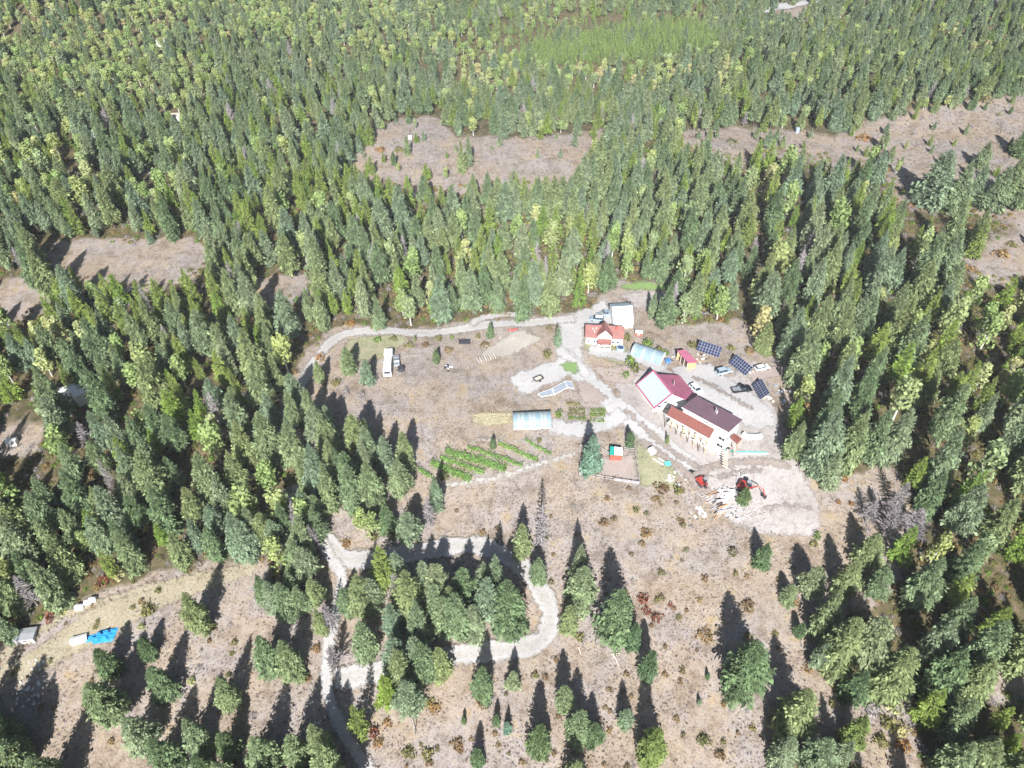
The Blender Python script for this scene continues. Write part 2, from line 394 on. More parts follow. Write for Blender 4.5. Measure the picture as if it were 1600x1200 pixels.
gravel = groundmat('pale_gravel', [(.12, [(.3, (.37, .36, .355)), (.7, (.46, .455, .45))], 1), (1.4, [(.3, (.72, .70, .68)), (.5, (.97, .96, .95)), (.6, (1, 1, 1))], .9)], alpha=True)[0]
def roadmat(name, cols, half):
    m, t, cur, bb, noise, ramp = groundmat(name, [(.12, [(.3, cols[0]), (.7, cols[1])], 1), (1.6, [(.3, (.70, .68, .66)), (.5, (.95, .94, .93)), (.62, (1, 1, 1))], .9)], alpha=True)
    N, L = t.nodes, t.links; a_ = N.new('ShaderNodeAttribute'); a_.attribute_name = 'd'; n_ = noise(.7, 6)
    m1 = N.new('ShaderNodeMath'); m1.operation = 'MULTIPLY_ADD'; m1.inputs[1].default_value = .55; m1.inputs[2].default_value = -.28; L.new(n_.outputs['Fac'], m1.inputs[0])
    m2 = N.new('ShaderNodeMath'); m2.operation = 'MULTIPLY_ADD'; m2.inputs[1].default_value = 1/half; L.new(a_.outputs['Fac'], m2.inputs[0]); L.new(m1.outputs[0], m2.inputs[2])
    r_ = N.new('ShaderNodeValToRGB'); cr = r_.color_ramp
    pts = [(.0, (.72, .66, .58)), (.30, (.98, .97, .96)), (.55, (1, 1, 1)), (.72, (.95, .93, .90)), (.95, (.91, .89, .85))]
    while len(cr.elements) < len(pts): cr.elements.new(.5)
    for i_, (p_, c_) in enumerate(pts): cr.elements[i_].position = p_; cr.elements[i_].color = (*c_, 1)
    L.new(m2.outputs[0], r_.inputs[0]); mx_ = N.new('ShaderNodeMix'); mx_.data_type = 'RGBA'; mx_.blend_type = 'MULTIPLY'; mx_.inputs[0].default_value = 1
    L.new(cur, mx_.inputs[6]); L.new(r_.outputs[0], mx_.inputs[7]); L.new(mx_.outputs[2], bb.inputs['Base Color']); return m
gravel_road = roadmat('gravel_road', ((.37, .36, .355), (.44, .435, .43)), 2.1)
dirt = groundmat('bare_dirt', [(.1, [(.3, (.31, .28, .26)), (.5, (.37, .345, .33)), (.7, (.41, .39, .378))], 1), (.8, [(.3, (.62, .58, .56)), (.5, (1, .98, .97)), (.7, (1, 1, 1))], .8), (3, [(.35, (.6, .58, .56)), (.5, (1, 1, 1))], .5)], alpha=True)[0]
track = groundmat('worn_track', [(.3, [(.3, (.35, .32, .275)), (.7, (.40, .37, .33))], 1), (2.4, [(.35, (.75, .73, .7)), (.55, (1, 1, 1))], .6)], alpha=True)[0]
lawn = groundmat('green_lawn', [(.3, [(.3, (.16, .24, .09)), (.7, (.21, .31, .11))], 1), (2.2, [(.3, (.6, .65, .6)), (.6, (1, 1, 1))], .7)], alpha=True)[0]
weed = groundmat('weedy_grass', [(.25, [(.3, (.22, .23, .13)), (.6, (.32, .30, .20)), (.7, (.33, .29, .20))], 1), (2.0, [(.3, (.55, .6, .5)), (.6, (1, 1, 1))], .7)], alpha=True)[0]
redsoil = groundmat('red_brown_soil', [(.2, [(.3, (.30, .245, .22)), (.7, (.36, .305, .28))], 1), (2.0, [(.3, (.7, .68, .66)), (.6, (1, 1, 1))], .6)], alpha=True)[0]
straw = groundmat('straw_stubble', [(.3, [(.3, (.35, .31, .20)), (.7, (.40, .36, .26))], 1), (2.8, [(.35, (.5, .48, .42)), (.5, (1, 1, 1))], .8)], alpha=True)[0]

pale = groundmat('pale_path', [(.3, [(.3, (.36, .34, .31)), (.7, (.42, .40, .37))], 1)], alpha=True)[0]
dryv = groundmat('dry_verge', [(.3, [(.3, (.29, .25, .17)), (.6, (.34, .30, .22)), (.7, (.36, .33, .27))], 1), (2.0, [(.3, (.5, .5, .45)), (.55, (1, 1, 1))], .8)], alpha=True)[0]
sheet('yard_dirt', [(955,585),(968,620),(990,655),(1035,705),(1090,740),(1085,770),(1120,800),(1150,820),(1190,835),(1280,838),(1282,790),(1250,730),(1225,690),(1215,650),(1180,560),(1140,590),(1100,575),(1075,600),(1040,575)], dirt, 1.5, pad=2.6, label='bare pale dirt around the new building')
sheet('grass_verge', [(905,528),(978,540),(985,560),(975,572),(940,560),(912,545)], weed, 1.0, label='weedy garden strip in front of the red roofed house')
sheet('grass_verge', [(1000,660),(1045,705),(1060,740),(1055,765),(1000,760),(990,720)], weed, 1.2, label='weedy verge right of the sheep pen')
sheet('grass_verge', [(545,530),(620,520),(640,530),(600,560),(555,565),(535,550)], weed, 1.2, label='weedy corner below the bend of the driveway')
sheet('grass_verge', [(60,1012),(140,952),(260,908),(400,882),(400,898),(255,948),(135,1015),(45,1060),(-20,1075),(-20,1050)], dryv, 1.2, label='yellowish grass along the forest track')
sheet('lawn', [(968,446),(1005,440),(1048,446),(1040,454),(975,453)], lawn, 1.0, label='bright green strip under the trees behind the white barn')
sheet('yard_dirt', [(960,462),(1010,455),(1045,455),(1048,475),(1020,485),(992,482),(985,470)], dirt, 1.2, label='bare pinkish slope beside the white barn')
sheet('gravel_yard', [(1045,575),(1080,568),(1110,568),(1135,590),(1172,612),(1205,640),(1215,665),(1180,672),(1130,650),(1088,618)], gravel, 1.2, label='gravel parking yard between the solar panels and the house')
sheet('gravel_yard', [(900,488),(945,468),(965,505),(912,512),(912,540),(895,560),(870,540),(875,510),(850,500)], gravel, 1.0, label='wide gravel turning place left of the red roofed house')
road('driveway', [(440,690),(448,655),(470,603),(500,555),(535,524),(600,517),(670,521),(745,510),(820,505),(900,498)], 4.0, gravel_road, 'gravel driveway curving along the edge of the wood')
road('driveway', [(735,508),(752,498),(790,492),(830,494)], 3.0, gravel_road, 'short spur of the gravel driveway')
road('driveway', [(890,545),(900,575),(925,600),(950,625),(985,655),(1030,690),(1080,735)], 6.5, gravel, 'gravel lane running down past the new building')
road('driveway', [(920,545),(960,555),(1000,562),(1040,580)], 4.4, gravel, 'gravel lane under the upper greenhouse')
road('garden_track', [(905,560),(870,580),(840,590),(805,605)], 8.0, gravel, 'gravel patch around the small trailer')
road('garden_track', [(860,664),(890,672),(930,668),(960,655),(975,645)], 4.6, gravel, 'track from the lower greenhouse to the lane')
road('garden_track', [(870,545),(905,572),(918,590)], 3.2, gravel, 'track round the small lawn')
road('footpath', [(697,760),(740,753),(775,747),(820,733),(880,715),(903,708)], 1.3, pale, 'narrow pale footpath along the vine rows')
road('footpath', [(730,692),(760,688),(800,690),(850,692)], .7, track, 'faint footpath above the vine rows')
road('footpath', [(800,615),(815,622),(840,625),(865,635)], .8, track, 'curving garden footpath')
rut = groundmat('wet_dirt', [(.2, [(.3, (.25, .205, .18)), (.7, (.31, .27, .245))], 1), (1.5, [(.3, (.7, .68, .66)), (.6, (1, 1, 1))], .7)], alpha=True)[0]
road('wheel_track', [(975,640),(1010,672),(1050,706),(1085,728),(1110,748)], 1.6, rut, 'brown wheel track in front of the long house')
road('wheel_track', [(1000,690),(1035,712),(1070,738),(1095,765),(1120,775)], 2.2, rut, 'brown wheel track down to the excavators')
road('wheel_track', [(1085,745),(1120,728),(1160,724),(1200,722),(1235,730)], 2.2, rut, 'brown wheel track along the top of the dirt lot')
road('wheel_track', [(1120,750),(1150,740),(1190,736)], 1.2, rut, 'short wheel track beside the second excavator')
road('wheel_track', [(1190,800),(1225,790),(1265,796)], .8, rut, 'crack of darker earth across the dirt lot')
road('wheel_track', [(1080,590),(1105,600),(1140,620),(1175,640)], 1.4, rut, 'faint wheel track through the parking yard')
sheet('lawn', [(875,572),(888,565),(902,568),(905,580),(896,586),(882,580)], lawn, .8, label='small bright green lawn in the fork of the lanes')
sheet('garden_soil', [(900,598),(918,598),(950,622),(940,630),(908,632)], redsoil, .8, label='reddish soil around the stone ring')
sheet('garden_soil', [(925,575),(985,572),(995,590),(985,602),(945,598)], redsoil, .8, label='reddish soil under the striped beds')
sheet('garden_soil', [(740,560),(810,515),(850,530),(790,560)], track, 1.0, label='worn ground around the timber')
sheet('garden_soil', [(907,712),(972,716),(990,708),(996,752),(905,738)], redsoil, 1.0, label='trampled soil inside the sheep pen')
sheet('stubble', [(735,648),(800,645),(800,663),(765,668),(740,664)], straw, .8, label='yellow stubble beside the lower greenhouse')
road('lower_road', [(455,760),(480,810),(507,842),(535,872),(580,875),(640,866),(700,856),(755,856),(808,882),(845,925),(860,965),(845,1002),(800,1016),(730,1022),(660,1036),(600,1050),(555,1058),(520,1062)], 5.0, gravel_road, 'gravel switchback road below the clearing')
road('lower_road', [(500,845),(518,875),(535,905),(525,960),(512,1020),(512,1080),(535,1140),(572,1200),(610,1270)], 3.2, gravel_road, 'gravel road dropping to the bottom of the slope')
road('forest_track', [(100,965),(180,935),(270,910),(350,895),(400,880)], 1.8, dryv, 'grassy track at the forest edge')
road('forest_track', [(-20,1045),(30,1010),(100,965)], 1.8, dryv, 'grassy track beside the blue tarpaulin')
road('forest_track', [(1170,590),(1200,585),(1235,578),(1262,590)], 4.0, redsoil, 'reddish track behind the solar panels')
road('far_road', [(1185,18),(1215,13),(1250,6),(1290,0)], 9.0, gravel, 'pale road on the far hillside')
road('garden_track', [(560,578),(620,562),(660,555)], 1.0, track, 'faint track to the parked camper')
# ------------------------------------------------------------------ trees
def rot_pts(P, yaw, pitch):
    cp, sp = np.cos(pitch), np.sin(pitch); x = P[..., 0]*cp - P[..., 2]*sp; z = P[..., 0]*sp + P[..., 2]*cp
    c, s_ = np.cos(yaw), np.sin(yaw); return np.stack([x*c-P[..., 1]*s_, x*s_+P[..., 1]*c, z], -1)
def conifer(seed, nb=200, aspect=.22, base=.06, droop=-.25, power=.85, lift_top=.6, spray=6, fat=1.0):
    """crown of unit height: branches of needle sprays set round the stem; radius = aspect"""
    R = np.random.RandomState(seed); V = []; Fc = []; T = []
    o = 0; ga = 2.399963
    lob = R.rand(8)*6.28
    for i in range(nb):
        u = (i+R.rand())/nb; z = base+(1-base)*(1-(1-u)**1.12)
        prof = (1-u)**power*(1-.40*math.exp(-u*12))
        yaw = i*ga+R.randn()*.45
        r = aspect*(prof*(.62+.62*R.rand()+.14*math.sin(3*yaw+lob[0])+.12*math.sin(11*u+yaw*2+lob[1])))+.016
        dr = droop+lift_top*u**1.3+R.randn()*.16
        tone = np.clip(R.rand()**1.2*.9, 0, 1)
        n = spray+6 if r > .06 else 5
        segs = [(0.0, 0., 1.0, .045*fat)]
        for k in range(n):
            s0 = .22+.68*(k+.5)/n; side = 1 if k % 2 else -1
            segs.append((s0, side*(.5+.5*R.rand()), (.36*(1.12-s0*.62))*(.7+.6*R.rand()), .06*fat))
        for s0, a, ln, wd in segs:
            roll = R.randn()*.7
            L0 = r*ln; W = (r*.70+.012)*wd*(.7+.7*R.rand())
            q = np.array([[0, 0, 0], [L0*.45, W, 0], [L0, 0, -.1*L0], [L0*.45, -W, 0]])
            q[:, 2] += q[:, 1]*math.tan(np.clip(roll, -1.1, 1.1))
            hang = (.05+.45*R.rand())*(1-.6*u)*(0.4 if s0 == 0 else 1); q[:, 2] -= q[:, 0]*math.tan(hang)
            ca, sa = math.cos(a), math.sin(a); q = np.stack([q[:, 0]*ca-q[:, 1]*sa, q[:, 0]*sa+q[:, 1]*ca, q[:, 2]], 1)
            q[:, 0] += s0*r; q[:, 2] += (R.rand()-.3)*.16*r
            q = rot_pts(q, yaw, dr+R.randn()*.12); q[:, 2] += z
            V.append(q); Fc.append([o, o+1, o+2, o+3]); o += 4
            T += [tone*(.7+.5*s0)+.1+R.randn()*.10]
    q = np.array([[-.006, 0, .93], [.006, 0, .93], [.003, .0, 1.03], [-.003, 0, 1.03]]); V.append(q); Fc.append([o, o+1, o+2, o+3]); T.append(.7)
    return np.concatenate(V), np.array(Fc), np.clip(np.array(T), 0, 1)
def broadleaf(seed, n=900, aspect=.3, base=.28, leaf=.034, lobes=7, squash=1.0):
    R = np.random.RandomState(seed); C = []
    for i in range(lobes):
        z = base+.12+(.88-base)*R.rand()**.9; a = R.rand()*6.28; rr = aspect*.55*R.rand()*(1.15-z)
        C.append((rr*math.cos(a), rr*math.sin(a), min(z, .87), aspect*(.42+.3*R.rand())*(1.2-z*.55)))
    C.append((0, 0, .86, aspect*.4)); V, Fc, T = [], [], []; o = 0
    for i in range(n):
        cx, cy, cz, cr = C[R.randint(len(C))]; d = R.randn(3); d /= np.linalg.norm(d); rad = cr*(.55+.5*R.rand()**.6)
        p = np.array([cx, cy, cz])+d*rad*np.array([1, 1, 1.15*squash])
        if p[2] > 1: p[2] = 1-R.rand()*.04
        nrm = d+R.randn(3)*.7; nrm /= np.linalg.norm(nrm); t1 = np.cross(nrm, R.randn(3)); t1 /= np.linalg.norm(t1); t2 = np.cross(nrm, t1)
        s = leaf*(.6+.8*R.rand())
        V.append(np.array([p-t1*s, p-t2*s*.7, p+t1*s, p+t2*s*.7])); Fc.append([o, o+1, o+2, o+3]); o += 4
        T.append(.3+.6*R.rand())
    return np.concatenate(V), np.array(Fc), np.clip(np.array(T), 0, 1)
def bare(seed, n=90, aspect=.2, base=.15, conif=True, twigs=4):
    R = np.random.RandomState(seed); V, Fc, T = [], [], []; o = 0
    def stick(p, q, w0):
        nonlocal o
        d = q-p; s = np.cross(d, [.3, .2, 1.0]); s /= max(np.linalg.norm(s), 1e-6); u = np.cross(d, s); u /= max(np.linalg.norm(u), 1e-6)
        for e in (s, u):
            V.append(np.array([p-e*w0, p+e*w0, q+e*w0*.35, q-e*w0*.35])); Fc.append([o, o+1, o+2, o+3]); o += 4; T.append(.4+.5*R.rand())
    for i in range(n):
        u = (i+R.rand())/n; z = base+(.98-base)*u; yaw = i*2.4+R.randn()*.3
        r = aspect*((1-u)**.7*(.5+.7*R.rand())+.04); up = -.1+.5*u if conif else .7+.5*u
        d = np.array([math.cos(yaw)*math.cos(up), math.sin(yaw)*math.cos(up), math.sin(up)])
        p = np.array([0, 0, z]); q = p+d*r; stick(p, q, .0075)
        for k in range(twigs):
            s0 = .3+.7*R.rand(); e = d+R.randn(3)*.5; e /= np.linalg.norm(e)
            stick(p+d*r*s0, p+d*r*s0+e*r*.45, .0055)
    return np.concatenate(V), np.array(Fc), np.array(T)
def stem(seed, r0=.016, top=.96, n=6, limbs=0, aspect=.2, lo=-.03):
    R = np.random.RandomState(seed); V, Fc = [], []; o = 0
    def tb(pts, rad):
        nonlocal o
        m = len(pts)
        for (p, r) in zip(pts, rad):
            V.append([[p[0]+r*math.cos(6.283*i/n), p[1]+r*math.sin(6.283*i/n), p[2]] for i in range(n)])
        for j in range(m-1):
            for i in range(n): Fc.append([o+j*n+i, o+j*n+(i+1) % n, o+(j+1)*n+(i+1) % n, o+(j+1)*n+i])
        o += m*n
    w = R.randn(2)*.008
    tb([(0, 0, lo), (w[0], w[1], .35), (w[1], -w[0], .7), (0, 0, top)], [r0*1.25, r0*.9, r0*.5, r0*.1])
    for k in range(limbs):
        z = .35+.4*R.rand(); a = R.rand()*6.28; r = aspect*(.5+.4*R.rand())
        tb([(0, 0, z), (r*.5*math.cos(a), r*.5*math.sin(a), z+.12), (r*math.cos(a), r*math.sin(a), z+.26)], [r0*.5, r0*.35, r0*.1])
    V = np.concatenate([np.array(v) for v in V]); return V, np.array(Fc)

folmat('fir_needles', [(0.160, 0.234, 0.114), (0.219, 0.293, 0.159), (0.273, 0.325, 0.143), (0.215, 0.296, 0.192), (0.299, 0.348, 0.195)], .5, 1.4)
folmat('blue_needles', [(0.186, 0.300, 0.222), (0.200, 0.315, 0.222)], .5, 1.4)
folmat('pine_needles', [(0.200, 0.315, 0.074), (0.277, 0.377, 0.081), (0.231, 0.298, 0.088), (0.308, 0.393, 0.103)], .65, 1.3)
folmat('young_needles', [(0.256, 0.382, 0.103), (0.292, 0.422, 0.117), (0.267, 0.356, 0.146)], .5, 1.4)
folmat('green_needles', [(0.131, 0.205, 0.105), (0.169, 0.232, 0.105)], .5, 1.4)
folmat('lime_needles', [(0.224, 0.293, 0.096), (0.238, 0.304, 0.106)], .65, 1.3)
folmat('aspen_leaves', [(0.245, 0.343, 0.123), (0.296, 0.378, 0.148), (0.357, 0.403, 0.148), (0.255, 0.332, 0.173)], .5, 1.4)
folmat('yellow_leaves', [(0.393, 0.444, 0.187), (0.449, 0.466, 0.202), (0.374, 0.433, 0.216), (0.468, 0.423, 0.202)], .5, 1.4)
folmat('dead_twigs', [(0.255, 0.235, 0.238), (0.323, 0.296, 0.295)], .7, 1.3, 0)
folmat('rust_leaves', [(0.260, 0.168, 0.075), (0.320, 0.228, 0.105), (0.220, 0.144, 0.075), (0.200, 0.204, 0.105)], .6, 1.4)
folmat('red_leaves', [(0.272, 0.084, 0.052), (0.240, 0.108, 0.065)], .6, 1.4)
folmat('orange_leaves', [(0.345, 0.180, 0.065), (0.315, 0.216, 0.091)], .6, 1.4)
folmat('olive_leaves', [(.20, .20, .07), (.26, .24, .09), (.15, .17, .06)], .6, 1.4)
folmat('bright_leaves', [(.16, .27, .05), (.20, .30, .06)], .5, 1.4)
folmat('dry_stems', [(0.361, 0.301, 0.253), (0.325, 0.301, 0.319), (0.415, 0.378, 0.330), (0.298, 0.272, 0.308), (0.307, 0.242, 0.176), (0.271, 0.281, 0.198)], .7, 1.25, .35)
mat('fir_bark', (.13, .10, .085), .9); mat('pale_bark', (.5, .49, .45), .8); mat('grey_wood', (.34, .31, .30), .9)

CR = {}   # kind -> list of (crown mesh, trunk mesh)
def proto(kind, crowns, trunks, cm, tm):
    CR[kind] = []
    for (v, f, t), (tv, tf) in zip(crowns, trunks):
        m1 = npmesh('crown', v, f, MATS[cm], {'tone': ('FACE', t)}); m2 = npmesh('trunk', tv, tf, MATS[tm], smooth=True)
        CR[kind].append((m1, m2))
proto('fir', [conifer(s, 420, .25, b_, dp, pw, lt) for s, b_, dp, pw, lt in ((1, .06, -.30, .80, .8), (2, .10, -.15, .95, .8), (3, .03, -.35, .72, .9), (4, .16, -.1, .85, .6), (5, .05, -.25, 1.0, .9), (6, .22, -.05, .7, .6))], [stem(s) for s in range(6)], 'fir_needles', 'fir_bark')
proto('pine', [conifer(s, 170, .20, b_, .05, pw, .8, 5, 1.1) for s, b_, pw in ((11, .10, .75), (12, .05, .9), (13, .18, .7))], [stem(s) for s in range(3)], 'pine_needles', 'fir_bark')
proto('young', [conifer(s, 90, .20, .05, .15, .8, .8, 4, 1.2) for s in (21, 22)], [stem(s) for s in range(2)], 'young_needles', 'fir_bark')
proto('aspen', [broadleaf(s, 620, .30, b_, .036, 9) for s, b_ in ((31, .12), (32, .20), (33, .06))], [stem(s, .017, .9, 6, 5) for s in (5, 6, 7)], 'aspen_leaves', 'pale_bark')
proto('yellow', [broadleaf(s, 560, .27, b_, .036, 9) for s, b_ in ((41, .12), (42, .06))], [stem(s, .016, .9, 6, 4) for s in (8, 9)], 'yellow_leaves', 'pale_bark')
proto('dead', [bare(51, 110, .2, .15, True, 6), bare(52, 80, .22, .2, False, 9), bare(53, 130, .17, .1, True, 6)], [stem(s, .014, .99) for s in range(3)], 'dead_twigs', 'grey_wood')
proto('blue', [conifer(61, 420, .25, .03, -.2, .78, .7)], [stem(1)], 'blue_needles', 'fir_bark')
proto('green', [conifer(71, 420, .30, .02, -.1, .62, .8), conifer(72, 420, .30, .02, -.1, .7, .8)], [stem(1), stem(2)], 'green_needles', 'fir_bark')
proto('lime', [conifer(75, 420, .30, .02, -.1, .62, .8)], [stem(1)], 'lime_needles', 'fir_bark')
BASEASP = dict(fir=.25, pine=.20, young=.20, aspen=.30, yellow=.27, dead=.2, blue=.25, green=.30, lime=.30)
NAME = dict(fir='fir_tree', pine='pine_tree', young='young_pine', aspen='aspen_tree', yellow='yellow_aspen', dead='dead_tree', blue='fir_tree', green='fir_tree', lime='fir_tree')
CAT = dict(fir='fir tree', pine='pine tree', young='young pine', aspen='aspen', yellow='aspen', dead='dead tree', blue='fir tree', green='fir tree', lime='fir tree')
def put_tree(kind, x, y, h, radius, label, group=None, var=None, lean=0.0):
    cs = CR[kind]; m1, m2 = cs[(var if var is not None else RN.randint(len(cs))) % len(cs)]
    e = bpy.data.objects.new(NAME[kind], None); COL.objects.link(e)
    z = float(terr(x, y)); e.location = (x, y, z); e.rotation_euler = (lean*math.sin(x), lean*math.cos(y), RN.rand()*6.28); e.empty_display_size = 1
    s = radius/BASEASP[kind]; e.scale = (s, s, h)
    tag(e, label, CAT[kind], group)
    c = bpy.data.objects.new('crown', m1); COL.objects.link(c); c.parent = e
    t_ = bpy.data.objects.new('trunk', m2); COL.objects.link(t_); t_.parent = e
    return e
